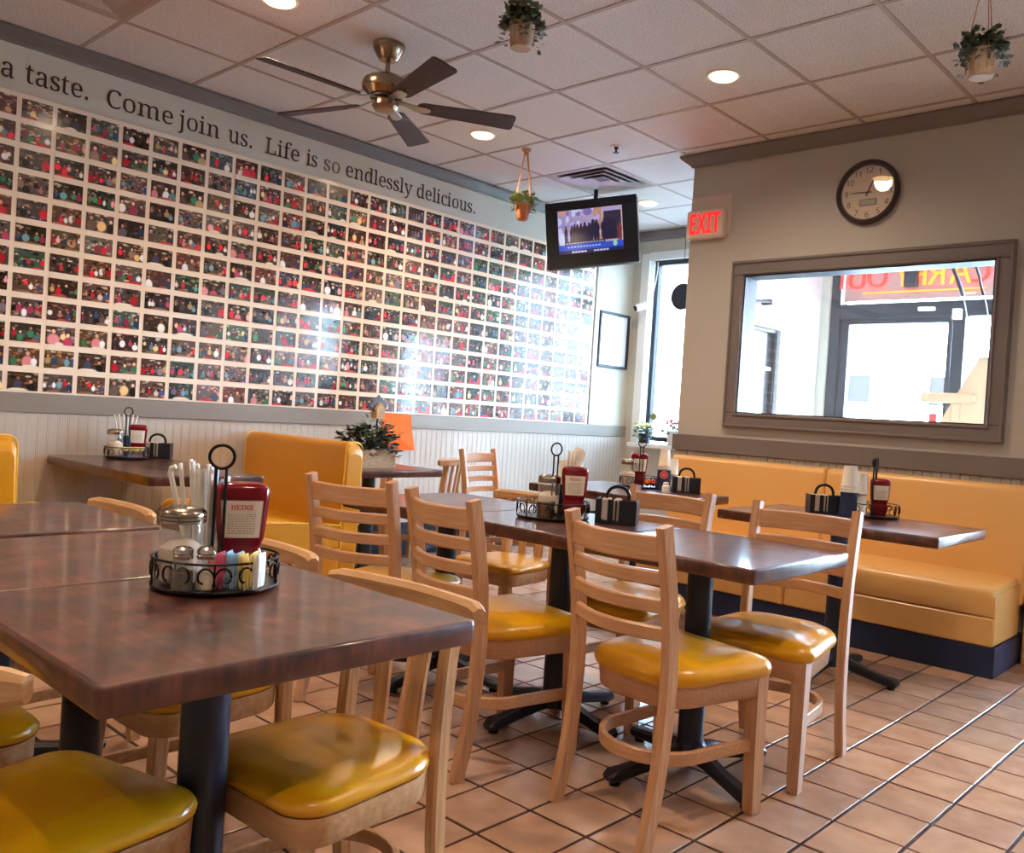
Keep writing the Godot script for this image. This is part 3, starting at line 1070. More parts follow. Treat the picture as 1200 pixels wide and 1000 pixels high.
func shell() -> void:
	# outer walls with thickness; openings are left between the blocks
	struct("wall_left", boxes([[Vector3(XB - 0.2, -0.1, ZW - 0.2), Vector3(XF + 0.2, HC + 0.3, ZW)]]), M.wall_paint)
	struct("wall_back", boxes([[Vector3(XB - 0.2, -0.1, ZW), Vector3(XB, HC + 0.3, ZR + 0.2)]]), M.wall_paint)
	struct("wall_front", boxes([
		[Vector3(XF, 2.64, ZW), Vector3(XF + 0.2, HC + 0.3, ZR + 0.2)], [Vector3(XF, -0.1, ZW), Vector3(XF + 0.2, 2.64, -4.98)],
		[Vector3(XF, -0.1, -4.98), Vector3(XF + 0.2, 0.90, -3.36)], [Vector3(XF, -0.1, -3.36), Vector3(XF + 0.2, 2.64, -3.14)],
		[Vector3(XF, -0.1, 0.68), Vector3(XF + 0.2, 2.64, ZR + 0.2)], [Vector3(XF, -0.1, -3.14), Vector3(XF + 0.2, 0.0, 0.68)]]), M.wall_paint)
	struct("wall_rear", boxes([[Vector3(XB, -0.1, ZR), Vector3(XF, HC + 0.3, ZR + 0.2)]]), M.wall_paint)
	# the wall with the interior window, its end, and the vestibule's side walls
	struct("wall_right", boxes([
		[Vector3(XM, 0, -3.34), Vector3(XM + 0.13, 1.155, -0.78)], [Vector3(XM, 2.11, -3.34), Vector3(XM + 0.13, HC, ZR)],
		[Vector3(XM, 1.155, -3.34), Vector3(XM + 0.13, 2.11, -2.91)], [Vector3(XM, 1.155, -1.35), Vector3(XM + 0.13, 2.11, -0.78)],
		[Vector3(XM, 0, 0.55), Vector3(XM + 0.13, 2.11, ZR)]]), M.wall_paint_warm)
	struct("wall_vestibule_left", boxes([
		[Vector3(XM + 0.13, 0, -3.34), Vector3(5.42, HC, -3.21)], [Vector3(6.05, 0, -3.34), Vector3(XF, HC, -3.21)],
		[Vector3(5.42, 1.86, -3.34), Vector3(6.05, HC, -3.21)], [Vector3(5.42, 0, -3.34), Vector3(6.05, 0.5, -3.21)]]), M.plaster_white)
	struct("wall_vestibule_right", boxes([[Vector3(XM + 0.13, 0, 0.75), Vector3(XF, HC, 0.89)]]), M.plaster_white)
	sash("window_3", -3.275, 5.42, 6.05, 0.5, 1.86, [0.42], 0.03, "z")
	part("sash_bar", boxes([[Vector3(5.44, 1.55, -3.29), Vector3(6.03, 1.575, -3.26)]]), M.print_white, get_node("window_3"))

func floor_tiles() -> void:
	var fl := struct("floor", boxes([[Vector3(XB - 0.2, -0.12, ZW - 0.2), Vector3(XF + 0.2, -0.0022, ZR + 0.2)]]), M.grout)
	var p := 0.2032
	var b := MB.new()
	var s := p - 0.0105
	b.box(Vector3(0, -0.005, 0), Vector3(s, 0.011, s), 0.0011)
	var mesh := b.done()
	var C := Vector3(0, 1.0953, 0)
	var rx := Vector3(0.6604, 0.0633, 0.7482)
	var ux := Vector3(-0.0310, 0.9979, -0.0570)
	var bk := Vector3(-0.7502, 0.0144, 0.6610)
	var seen := []
	var rest := []
	for ix in range(-26, 21):
		for iz in range(-20, 20):
			var c := Vector3(2.5937 + (ix + 0.5) * p, 0, -1.2072 + (iz + 0.5) * p)
			if c.x < XB + 0.1 or c.x > XF - 0.05 or c.z < ZW + 0.1 or c.z > ZR - 0.1:
				continue
			var d := c - C
			var w := -d.dot(bk)
			var ok := false
			if w > 0.5:
				var u := 663.6 + 1020.67 * d.dot(rx) / w
				var v := 504.0 - 1020.67 * d.dot(ux) / w
				ok = u > -20 and u < 1220 and v < 1030 and not (c.x < 1.4 and c.z < -3.2) and c.x < 4.5
			if ok:
				seen.append([w, c])
			else:
				rest.append(c)
	seen.sort_custom(func(a, b2): return a[0] < b2[0])
	for k in seen.size():
		if k < 300:
			var o := part("tile", mesh, M["tile_%d" % rng.randi_range(0, 2)], fl, seen[k][1])
			o.rotation.y = PI / 2 * rng.randi_range(0, 3)
			o.position.y = rng.randf_range(-0.0006, 0.0006)
		else:
			rest.append(seen[k][1])
	var mm := MultiMesh.new()
	mm.transform_format = MultiMesh.TRANSFORM_3D
	mm.mesh = mesh
	mm.instance_count = rest.size()
	for k in rest.size():
		mm.set_instance_transform(k, Transform3D(Basis(), rest[k]))
	var mi := MultiMeshInstance3D.new()
	mi.name = "tile_field"
	mi.multimesh = mm
	mi.material_override = M.tile_0
	mi.set_meta("kind", "stuff")
	fl.add_child(mi, true)

func ceiling_tiles() -> void:
	var ce := struct("ceiling", boxes([[Vector3(XB - 0.2, HC + 0.03, ZW - 0.2), Vector3(XF + 0.2, HC + 0.3, ZR + 0.2)]]), M.plaster_white)
	var p := 0.6096
	var mesh := one_box(Vector3(0, 0.010, 0), Vector3(p - 0.004, 0.014, p - 0.004), 0.0)
	for ix in range(-8, 9):
		for iz in range(-1, 12):
			var x0 := maxf(1.7116 + ix * p, XB)
			var x1 := minf(1.7116 + (ix + 1) * p, XF)
			var z0 := maxf(-4.5761 + iz * p, ZW)
			var z1 := minf(-4.5761 + (iz + 1) * p, ZR)
			if x1 - x0 < 0.02 or z1 - z0 < 0.02 or (iz == 0 and ix in [-1, 5]):
				continue
			if x1 - x0 > p - 0.01 and z1 - z0 > p - 0.01:
				part("ceiling_tile", mesh, M.ceiling_tile, ce, Vector3((x0 + x1) / 2, HC, (z0 + z1) / 2))
			else:
				part("ceiling_tile", one_box(Vector3((x0 + x1) / 2, HC + 0.010, (z0 + z1) / 2), Vector3(x1 - x0 - 0.004, 0.014, z1 - z0 - 0.004)), M.ceiling_tile, ce)
	for ix in range(-7, 9):
		var x := 1.7116 + ix * p
		if x > XB and x < XF:
			part("grid_runner", one_box(Vector3(x, HC + 0.001, (ZW + ZR) / 2), Vector3(0.022, 0.004, ZR - ZW)), M.grid, ce)
	for iz in range(0, 12):
		var z := -4.5761 + iz * p
		if z < ZR:
			part("grid_runner", one_box(Vector3((XB + XF) / 2, HC + 0.0012, z), Vector3(XF - XB, 0.004, 0.022)), M.grid, ce)

func lamps() -> void:
	can_light("recessed light cut by the top edge, left of the ceiling fan", 2.04, -3.69, 3.6)
	can_light("recessed light just behind the fan's right-hand blade", 3.84, -4.27, 3.6)
	can_light("recessed light alone near the crown of the interior window wall", 3.84, -2.46, 3.6)
	can_light("recessed light behind the television, farthest back", 5.77, -4.34, 2.4)
	# the same fittings go on over the part of the room behind the camera
	can_light("recessed light over the near tables, outside the picture", 0.82, -2.15, 3.6)
	can_light("recessed light over the aisle, outside the picture", 2.65, -0.32, 3.6)
	can_light("recessed light above the photographer, outside the picture", 0.21, 0.29, 3.6)
	can_light("recessed light in the left rear, outside the picture", -1.0, -3.37, 3.6)

func photo_wall() -> void:
	# crown, rail, wainscot
	var b := MB.new()
	var prof := [Vector2(0, 2.82), Vector2(0.010, 2.82), Vector2(0.016, 2.835), Vector2(0.045, 2.872), Vector2(0.05, 2.885), Vector2(0.05, HC), Vector2(0, HC)]
	var r := []
	for x in [XB, XF]:
		var ring := []
		for q in prof:
			ring.append(Vector3(x, q.y, ZW + q.x))
		r.append(ring)
	b.loft(r, -1)
	struct("trim_1", b.done(), M.trim_crown)
	b = MB.new()
	b.box(Vector3((XB + 4.0) / 2, 0.993, ZW + 0.011), Vector3(4.0 - XB - 0.002, 0.104, 0.022), 0.003)
	b.box(Vector3((XF + 4.0) / 2, 0.993, ZW + 0.011), Vector3(XF - 4.0, 0.104, 0.022), 0.003)
	struct("trim_2", b.done(), M.trim_rail)
	struct("baseboard_left", boxes([[Vector3(XB, 0, ZW), Vector3(XF, 0.24, ZW + 0.02)]], 0.004), M.base_dark)
	var wc := struct_root("wainscot_left")
	for k in 8:
		var x0 := -2.55 + 1.22 * k - 0.27
		var x1 := minf(x0 + 1.218, XF - 0.0)
		x0 = maxf(x0, XB)
		b = MB.new()
		# beaded sheet: flat fields with a raised bead and a groove on each side, every 5 cm
		var pts := [Vector2(x0, 0.012)]
		var x := x0 + 0.02
		while x < x1 - 0.02:
			for e in [[-0.005, 0.012], [-0.0035, 0.0108], [-0.0022, 0.0118], [0.0, 0.0124], [0.0022, 0.0118], [0.0035, 0.0108], [0.005, 0.012]]:
				pts.append(Vector2(x + e[0], e[1]))
			x += 0.05
		pts.append(Vector2(x1, 0.012))
		for i in pts.size() - 1:
			var p: Vector2 = pts[i]
			var q: Vector2 = pts[i + 1]
			b.quad(Vector3(p.x, 0.942, ZW + p.y), Vector3(q.x, 0.942, ZW + q.y), Vector3(q.x, 0.23, ZW + q.y), Vector3(p.x, 0.23, ZW + p.y), Vector3(0, 0, 1))
		b.quad(Vector3(x0, 0.942, ZW), Vector3(x0, 0.942, ZW + 0.012), Vector3(x0, 0.23, ZW + 0.012), Vector3(x0, 0.23, ZW), Vector3(-1, 0, 0))
		part("beadboard_panel", b.done(), M.beadboard, wc)
	# the mounted snapshots
	var t := thing("photo_collage", "wall-wide cream board covered in rows of small snapshots of guests", "photo collage", Vector3(0, 0, ZW + 0.001))
	part("backing_board", boxes([[Vector3(-0.7, 1.046, 0), Vector3(6.125, 2.582, 0.008)]], 0.001), M.board_cream, t)
	var cells := []
	var extra := MB.new()
	var n := 0
	for col in range(-1, 28):
		for row in 12:
			var cx := 1.46 + 0.0715 + col * 0.1665
			var cy := 2.558 - 0.0485 - row * 0.1278
			n += 1
			cells.append([cx, cy, n])
	for col in range(-12, -1):
		for row in 12:
			cells.append([1.46 + 0.0715 + col * 0.1665, 2.558 - 0.0485 - row * 0.1278, -1])
	var shared := {}
	for c in cells:
		var v := rng.randi_range(0, 167)
		var uv := Rect2((v % 14) / 14.0 + 0.001, (v / 14) / 12.0 + 0.001, 1 / 14.0 - 0.002, 1 / 12.0 - 0.002)
		if c[2] > 0 and c[2] <= 300:
			if not shared.has(v):
				var pm := MB.new()
				photo_quad(pm, Vector3.ZERO, uv)
				shared[v] = pm.done()
			var o := part("photo", shared[v], M.photo_print, t, Vector3(c[0], c[1], 0.0095))
			o.rotation.z = rng.randf_range(-0.006, 0.006)
		else:
			photo_quad(extra, Vector3(c[0], c[1], 0.0095), uv)
	var rest := part("photos_beyond", extra.done(), M.photo_print, t)
	rest.set_meta("kind", "stuff")
	# the painted sentence
	var w := thing("wall_lettering", "dark serif sentence lettered on the wall above the snapshots", "lettering", Vector3(0, 0, ZW + 0.001))
	var baseline := text("x", 0.138, 0.002, "Droid Serif").get_aabb().position.y
	for e in [["a", 1.362, 1.419], ["taste.", 1.470, 1.773], ["Come", 1.868, 2.231], ["join", 2.265, 2.513], ["us.", 2.570, 2.726], ["Life", 2.817, 3.055], ["is", 3.110, 3.189], ["so", 3.242, 3.366], ["endlessly", 3.416, 3.985], ["delicious.", 4.030, 4.609]]:
		var o := part("word", text(e[0], 0.138, 0.002, "Droid Serif"), M.lettering_glare if e[0] == "so" else M.lettering, w)
		var ab := o.mesh.get_aabb()
		o.scale.x = (e[2] - e[1]) / ab.size.x
		o.position = Vector3(e[1] - ab.position.x * o.scale.x, 2.644 - baseline, 0.001)
	# upright trim past the board
	struct("trim_3", boxes([[Vector3(6.135, 1.046, ZW), Vector3(6.20, 2.82, ZW + 0.02)]], 0.003), M.wall_paint_warm)
	# the framed paper beyond it
	t = thing("picture_frame", "dark framed white notice hung past the photo wall by the storefront", "picture", Vector3(6.43, 1.845, ZW))
	part("frame", boxes([[Vector3(-0.225, -0.26, 0), Vector3(0.225, -0.235, 0.03)], [Vector3(-0.225, 0.235, 0), Vector3(0.225, 0.26, 0.03)], [Vector3(-0.225, -0.235, 0), Vector3(-0.2, 0.235, 0.03)], [Vector3(0.2, -0.235, 0), Vector3(0.225, 0.235, 0.03)]], 0.003), M.frame_dark, t)
	part("paper", boxes([[Vector3(-0.2, -0.235, 0.004), Vector3(0.2, 0.235, 0.012)]]), M.print_white, t)
	part("cover_pane", boxes([[Vector3(-0.2, -0.235, 0.017), Vector3(0.2, 0.235, 0.020)]]), M.glass, t)
	# orange sheet taped under the rail
	b = MB.new()
	b.loft([[Vector3(-0.115, -0.13, 0.0), Vector3(0.145, -0.13, 0.035), Vector3(0.145, -0.13, 0.037), Vector3(-0.115, -0.13, 0.002)], [Vector3(-0.135, 0.05, 0.0), Vector3(0.125, 0.045, 0.006), Vector3(0.125, 0.045, 0.008), Vector3(-0.135, 0.05, 0.002)], [Vector3(-0.14, 0.135, 0), Vector3(0.12, 0.13, 0), Vector3(0.12, 0.13, 0.002), Vector3(-0.14, 0.135, 0.002)]], -1)
	solo("orange_sheet", b.done(), M.orange_paper, "orange sheet of paper taped to the chair rail behind the planter", "paper", Vector3(3.96, 0.91, ZW + 0.025))

func photo_quad(b: MB, c: Vector3, uv: Rect2) -> void:
	var w := 0.0715
	var h := 0.0480
	var z := 0.001
	b.quad(c + Vector3(-w, h, z), c + Vector3(w, h, z), c + Vector3(w, -h, z), c + Vector3(-w, -h, z), Vector3(0, 0, 1), -1, uv)
	for e in [[Vector3(-w, h, 0), Vector3(w, h, 0), Vector3(0, 1, 0)], [Vector3(-w, -h, 0), Vector3(w, -h, 0), Vector3(0, -1, 0)], [Vector3(-w, -h, 0), Vector3(-w, h, 0), Vector3(-1, 0, 0)], [Vector3(w, -h, 0), Vector3(w, h, 0), Vector3(1, 0, 0)]]:
		var k := Vector3(0, 0, z + 0.0008)
		var k0 := Vector3(0, 0, -0.0008)
		b.quad(c + e[0] + k0, c + e[1] + k0, c + e[1] + Vector3(0, 0, z), c + e[0] + Vector3(0, 0, z), e[2], -1, Rect2(uv.position, Vector2(0.0005, 0.0005)))

func window_wall() -> void:
	# crown with its return round the end of the wall
	var b := MB.new()
	var prof := [Vector2(0, 2.826), Vector2(0.012, 2.826), Vector2(0.02, 2.84), Vector2(0.065, 2.876), Vector2(0.075, 2.888), Vector2(0.075, HC), Vector2(0, HC)]
	var rings := [[], [], []]
	for q in prof:
		rings[0].append(Vector3(XM - q.x, q.y, ZR))
		rings[1].append(Vector3(XM - q.x, q.y, -3.34 - q.x))
		rings[2].append(Vector3(XF, q.y, -3.34 - q.x))
	b.loft([rings[0], rings[1]], -1)
	b.loft([rings[1], rings[2]], -1)
	struct("trim_4", b.done(), M.trim_taupe)
	struct("trim_5", boxes([[Vector3(XM - 0.022, 0.925, -3.365), Vector3(XM, 1.033, -0.86)], [Vector3(XM, 0.925, -3.365), Vector3(XM + 0.13, 1.033, -3.34)]], 0.003), M.trim_taupe)
	var wc := struct_root("wainscot_right")
	b = MB.new()
	var z := -3.345
	while z < -0.84:
		b.box(Vector3(XM - 0.004, 0.46, z + 0.024), Vector3(0.008, 0.93, 0.047), 0.003)
		z += 0.05
	part("beadboard_panel", b.done(), M.wall_paint_warm, wc)
	# the interior window: casing, inner stop, pane
	var w := struct_root("window_1")
	var y0 := 1.098
	var y1 := 2.170
	var z0 := -2.983
	var z1 := -1.292
	for e in [["casing", [[Vector3(XM - 0.028, y1 - 0.095, z0), Vector3(XM, y1, z1)], [Vector3(XM - 0.028, y0, z0), Vector3(XM, y0 + 0.095, z1)]]], ["casing", [[Vector3(XM - 0.028, y0 + 0.095, z0), Vector3(XM, y1 - 0.095, z0 + 0.095)], [Vector3(XM - 0.028, y0 + 0.095, z1 - 0.095), Vector3(XM, y1 - 0.095, z1)]]]]:
		part(e[0], boxes(e[1], 0.006), M.trim_taupe, w)
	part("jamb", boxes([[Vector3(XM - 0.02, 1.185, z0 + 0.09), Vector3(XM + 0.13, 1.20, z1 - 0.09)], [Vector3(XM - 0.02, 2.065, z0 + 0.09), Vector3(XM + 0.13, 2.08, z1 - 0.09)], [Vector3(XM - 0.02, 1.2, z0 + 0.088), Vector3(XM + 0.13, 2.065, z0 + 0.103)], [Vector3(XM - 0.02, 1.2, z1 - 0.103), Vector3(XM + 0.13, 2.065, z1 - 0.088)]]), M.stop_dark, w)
	part("inner_moulding", boxes([[Vector3(XM - 0.038, y1 - 0.022, z0 + 0.004), Vector3(XM - 0.026, y1 - 0.006, z1 - 0.004)], [Vector3(XM - 0.038, y0 + 0.006, z0 + 0.004), Vector3(XM - 0.026, y0 + 0.022, z1 - 0.004)], [Vector3(XM - 0.038, y0 + 0.022, z0 + 0.006), Vector3(XM - 0.026, y1 - 0.022, z0 + 0.022)], [Vector3(XM - 0.038, y0 + 0.022, z1 - 0.022), Vector3(XM - 0.026, y1 - 0.022, z1 - 0.006)],
		[Vector3(XM - 0.036, y1 - 0.092, z0 + 0.075), Vector3(XM - 0.026, y1 - 0.076, z1 - 0.075)], [Vector3(XM - 0.036, y0 + 0.076, z0 + 0.075), Vector3(XM - 0.026, y0 + 0.092, z1 - 0.075)], [Vector3(XM - 0.036, y0 + 0.092, z0 + 0.076), Vector3(XM - 0.026, y1 - 0.092, z0 + 0.092)], [Vector3(XM - 0.036, y0 + 0.092, z1 - 0.092), Vector3(XM - 0.026, y1 - 0.092, z1 - 0.076)]], 0.004), M.trim_taupe, w)
	part("pane", boxes([[Vector3(XM + 0.06, 1.2, z0 + 0.1), Vector3(XM + 0.066, 2.065, z1 - 0.1)]]), M.glass, w)
	# the glazed doorway to the entrance, just outside the picture on the right
	var dw := struct_root("door_2")
	part("door_casing", boxes([[Vector3(XM - 0.02, 0, -0.85), Vector3(XM + 0.15, 2.18, -0.76)], [Vector3(XM - 0.02, 0, 0.53), Vector3(XM + 0.15, 2.18, 0.62)], [Vector3(XM - 0.02, 2.09, -0.76), Vector3(XM + 0.15, 2.18, 0.53)]], 0.005), M.trim_taupe, dw)
	part("pane", boxes([[Vector3(XM + 0.06, 0.02, -0.76), Vector3(XM + 0.066, 2.09, 0.53)]]), M.glass, dw)
	# clock
	var t := thing("wall_clock", "round dark-rimmed wall clock with a small date window", "clock", Vector3(XM, 2.512, -2.113), -90)
	b = MB.new()
	b.lathe([Vector2(0.155, 0.0), Vector2(0.182, 0.0), Vector2(0.188, 0.012), Vector2(0.186, 0.035), Vector2(0.176, 0.042), Vector2(0.164, 0.036), Vector2(0.160, 0.022), Vector2(0.155, 0.022)], 48)
	var o := part("rim", b.done(), M.clock_rim, t)
	o.rotation_degrees.x = 90
	b = MB.new()
	b.lathe([Vector2(0.001, 0.002), Vector2(0.162, 0.002), Vector2(0.162, 0.014), Vector2(0.001, 0.014)], 48)
	o = part("dial", b.done(), M.clock_face, t)
	o.rotation_degrees.x = 90
	for k in range(1, 13):
		var a := TAU * k / 12.0
		var tm := text(str(k), 0.046, 0.001)
		tm.horizontal_alignment = HORIZONTAL_ALIGNMENT_CENTER
		tm.vertical_alignment = VERTICAL_ALIGNMENT_CENTER
		part("numeral", tm, M.ink, t, Vector3(sin(a) * 0.130, cos(a) * 0.130, 0.0152))
	for e in [[-88.0, 0.105, 0.008], [23.0, 0.07, 0.010]]:
		b = MB.new()
		var a := deg_to_rad(e[0])
		var d := Vector3(sin(a), cos(a), 0)
		b.sweep([d * -0.022 + Vector3(0, 0, 0.02), d * 0.02 + Vector3(0, 0, 0.02), d * e[1] + Vector3(0, 0, 0.02)], e[2], 0.002, Vector3(0, 0, 1), 0, false, [1.1, 1.0, 0.6])
		part("hand", b.done(), M.ink, t)
	part("date_window", boxes([[Vector3(-0.047, -0.077, 0.013), Vector3(0.053, -0.038, 0.017)]], 0.001), M.ink, t)
	part("date_display", boxes([[Vector3(-0.042, -0.073, 0.0165), Vector3(0.048, -0.042, 0.018)]]), M.lcd, t)
	part("crystal", boxes([[Vector3(-0.002, -0.002, 0.026), Vector3(0.002, 0.002, 0.027)]]), M.glass, t)
	b = MB.new()
	b.lathe([Vector2(0.001, 0.027), Vector2(0.162, 0.027), Vector2(0.162, 0.028), Vector2(0.001, 0.028)], 48)
	o = t.get_node("crystal")
	o.mesh = b.done()
	o.rotation_degrees.x = 90
	# exit sign
	t = thing("exit_sign", "lit red EXIT sign at the end of the interior window wall", "sign", Vector3(XM, 2.48, -3.19), -90)
	part("mounting_plate", boxes([[Vector3(-0.15, -0.125, 0), Vector3(0.165, 0.145, 0.006)]], 0.002), M.plate_beige, t)
	part("housing", boxes([[Vector3(-0.15, -0.145, 0.006), Vector3(0.135, 0.045, 0.055)]], 0.008), M.exit_housing, t)
	var et := text("EXIT", 0.185, 0.004, "Droid Sans", 700)
	et.horizontal_alignment = HORIZONTAL_ALIGNMENT_CENTER
	et.vertical_alignment = VERTICAL_ALIGNMENT_CENTER
	var eo := part("sign_letters", et, M.exit_red, t, Vector3(-0.008, -0.05, 0.056))
	eo.scale = Vector3(0.62, 1.02, 1)
	area("exit_sign_light", Vector3(XM - 0.07, 2.43, -3.19), Vector3(-1, 0, 0), Vector2(0.24, 0.13), Color(1, 0.2, 0.15), 0.06)

func vestibule() -> void:
	# the glazed entrance behind the interior window
	sash("window_2", XF + 0.1, -3.12, 0.66, 2.10, 2.64, [0.45], 0.05)
	var d := struct_root("door_1")
	var f := func(y0: float, y1: float, z0: float, z1: float, th := 0.07): return boxes([[Vector3(XF + 0.1 - th / 2, y0, z0), Vector3(XF + 0.1 + th / 2, y1, z1)]], 0.004)
	part("frame_post", f.call(0, 2.64, -3.19, -3.06, 0.14), M.frame_dark, d)
	part("frame_rail", f.call(2.03, 2.15, -3.07, 0.68, 0.12), M.frame_dark, d)
	part("frame_post", f.call(0, 2.05, -2.18, -2.09, 0.12), M.frame_dark, d)
	part("door_stile", f.call(0.02, 2.03, -3.06, -2.99), M.frame_dark, d)
	part("door_stile", f.call(0.02, 2.03, -2.22, -2.17), M.frame_dark, d)
	part("door_rail", f.call(0.02, 0.25, -2.99, -2.22), M.frame_dark, d)
	part("door_rail", f.call(1.99, 2.04, -2.99, -2.22), M.frame_dark, d)
	part("pane", f.call(0.2, 2.0, -3.0, -2.2, 0.006), M.glass, d)
	part("frame_post", f.call(0, 2.05, -1.42, -1.36, 0.12), M.frame_dark, d)
	part("pane", f.call(0.0, 2.04, -2.1, -1.4, 0.006), M.glass, d)
	part("frame_post", f.call(0, 2.05, 0.62, 0.68, 0.12), M.frame_dark, d)
	part("pane", f.call(0.0, 2.04, -1.38, 0.63, 0.006), M.glass, d)
	part("hold_bar", boxes([[Vector3(XF - 0.03, 2.07, -2.42), Vector3(XF + 0.02, 2.10, -2.30)]], 0.005), M.print_white, d)
	part("closer_bracket", boxes([[Vector3(XF - 0.02, 2.0, -2.17), Vector3(XF + 0.04, 2.08, -2.11)]], 0.005), M.print_white, d)
	# notices stuck to the door glass
	solo("door_notice", boxes([[Vector3(0, -0.11, -0.09), Vector3(0.002, 0.11, 0.09)]]), M.sticker_grey, "grey square notice low on the left of the entrance door glass", "notice", Vector3(XF + 0.08, 1.475, -2.88))
	solo("door_notice", boxes([[Vector3(0, -0.11, -0.06), Vector3(0.002, 0.11, 0.06)]]), M.sticker_grey, "tall grey notice on the right of the entrance door glass", "notice", Vector3(XF + 0.08, 1.47, -2.27))
	var t := thing("door_sticker", "small white sticker with a red mark on the door glass", "sticker", Vector3(XF + 0.08, 1.27, -2.29))
	part("paper", boxes([[Vector3(0, -0.06, -0.035), Vector3(0.002, 0.06, 0.035)]]), M.print_white, t)
	part("red_mark", boxes([[Vector3(-0.001, -0.03, -0.025), Vector3(0.001, 0.025, 0.025)]]), M.logo_red, t)
	# the neon sign faces the street, so it reads backwards from in here
	t = thing("neon_sign", "red and amber neon CARRY OUT sign seen from behind, above the door", "sign", Vector3(XF + 0.02, 2.265, -2.46), 90)
	part("backing_sheet", boxes([[Vector3(-0.56, -0.095, 0.03), Vector3(0.58, 0.31, 0.034)]]), M.sign_back, t)
	var sx := -0.535
	for e in [["C", 0], ["A", 1], ["R", 1], ["R", 1], ["Y", 1], [" ", 0], ["O", 0], ["U", 0], ["T", 0]]:
		if e[0] != " ":
			var tm := text(e[0], 0.255, 0.012)
			tm.horizontal_alignment = HORIZONTAL_ALIGNMENT_LEFT
			part("neon_letter", tm, M.neon_amber if e[1] else M.neon_red, t, Vector3(sx, 0.095, 0.012))
			sx += tm.get_aabb().size.x + 0.012
		else:
			sx += 0.03
	var b := MB.new()
	b.sweep([Vector3(-0.5, -0.035, 0.012), Vector3(0.42, -0.035, 0.012)], 0.012, 0.012, Vector3.UP, 8)
	part("neon_underline", b.done(), M.neon_amber, t)
	part("transformer", boxes([[Vector3(-0.02, -0.01, -0.06), Vector3(0.08, 0.17, 0.0)]], 0.008), M.black_metal, t)
	area("neon_sign_light", Vector3(XF - 0.05, 2.38, -2.46), Vector3(-1, -0.2, 0), Vector2(1.0, 0.22), Color(1, 0.35, 0.15), 0.25)
	# hanging cables at the right
	for e in [[0.0, 0.028, "thick dark gooseneck cable curving down in front of the neon sign's right half"], [0.15, 0.018, "thinner dark gooseneck cable at the far right of the neon sign"]]:
		var t2 := thing("cable", e[2], "cable", Vector3.ZERO)
		b = MB.new()
		b.sweep(spline([Vector3(6.55, HC, -2.36 + e[0]), Vector3(6.5, 2.62, -2.26 + e[0]), Vector3(6.42, 2.40, -2.13 + e[0]), Vector3(6.36, 2.27, -2.06 + e[0]), Vector3(6.3, 2.16, -2.00 + e[0] * 0.9), Vector3(6.28, 2.10, -1.975 + e[0] * 0.9)], 5), e[1], e[1], Vector3(1, 0, 0), 8)
		part("sleeve", b.done(), M.black_metal, t2)
		b = MB.new()
		b.sweep(spline([Vector3(6.28, 2.11, -1.975 + e[0] * 0.9), Vector3(6.27, 1.95, -1.935 + e[0] * 0.9), Vector3(6.27, 1.75, -1.93 + e[0] * 0.8), Vector3(6.27, 0.0, -1.93 + e[0] * 0.8)], 4), 0.007, 0.007, Vector3(1, 0, 0), 6)
		part("lead", b.done(), M.print_white, t2)
	# door closer arm on the side wall
	b = MB.new()
	b.sweep([Vector3(5.46, 2.0, -3.12), Vector3(5.72, 2.03, -3.14)], 0.02, 0.02, Vector3.UP, 8)
	b.box(Vector3(5.73, 2.03, -3.17), Vector3(0.03, 0.04, 0.08), 0.004)
	solo("wall_bracket", b.done(), M.black_metal, "thin black bracket arm high on the white vestibule wall", "bracket")
	struct("trim_6", boxes([[Vector3(5.36, 1.87, -3.21), Vector3(6.12, 1.95, -3.15)]], 0.006), M.tan_wood)
	# wooden seat standing in the vestibule
	t = thing("wooden_chair", "tan wooden chair with a broad slanted back seen through the interior window", "chair", Vector3(5.62, 0, -1.80), 0)
	b = MB.new()
	b.loft([[Vector3(-0.02, 0.62, -0.35), Vector3(0.02, 0.62, -0.35), Vector3(0.02, 0.62, 0.12), Vector3(-0.02, 0.62, 0.12)], [Vector3(-0.02, 1.62, 0.16), Vector3(0.02, 1.62, 0.16), Vector3(0.02, 1.62, 0.36), Vector3(-0.02, 1.62, 0.36)]], -1)
	part("backrest", b.done(), M.tan_wood, t)
	part("arm", boxes([[Vector3(-0.05, 1.335, -0.17), Vector3(0.05, 1.395, 0.16)]], 0.012), M.tan_wood, t)
	part("seat", boxes([[Vector3(-0.35, 0.60, -0.2), Vector3(0.02, 0.64, 0.2)]], 0.01), M.tan_wood, t)
	for e in [[-0.32, -0.17], [-0.32, 0.17], [-0.01, -0.17], [-0.01, 0.1]]:
		part("leg", boxes([[Vector3(e[0] - 0.02, 0, e[1] - 0.02), Vector3(e[0] + 0.02, 0.6, e[1] + 0.02)]], 0.004), M.tan_wood, t)
	part("arm_post", boxes([[Vector3(-0.03, 0.64, 0.02), Vector3(0.03, 1.335, 0.07)]], 0.004), M.tan_wood, t)

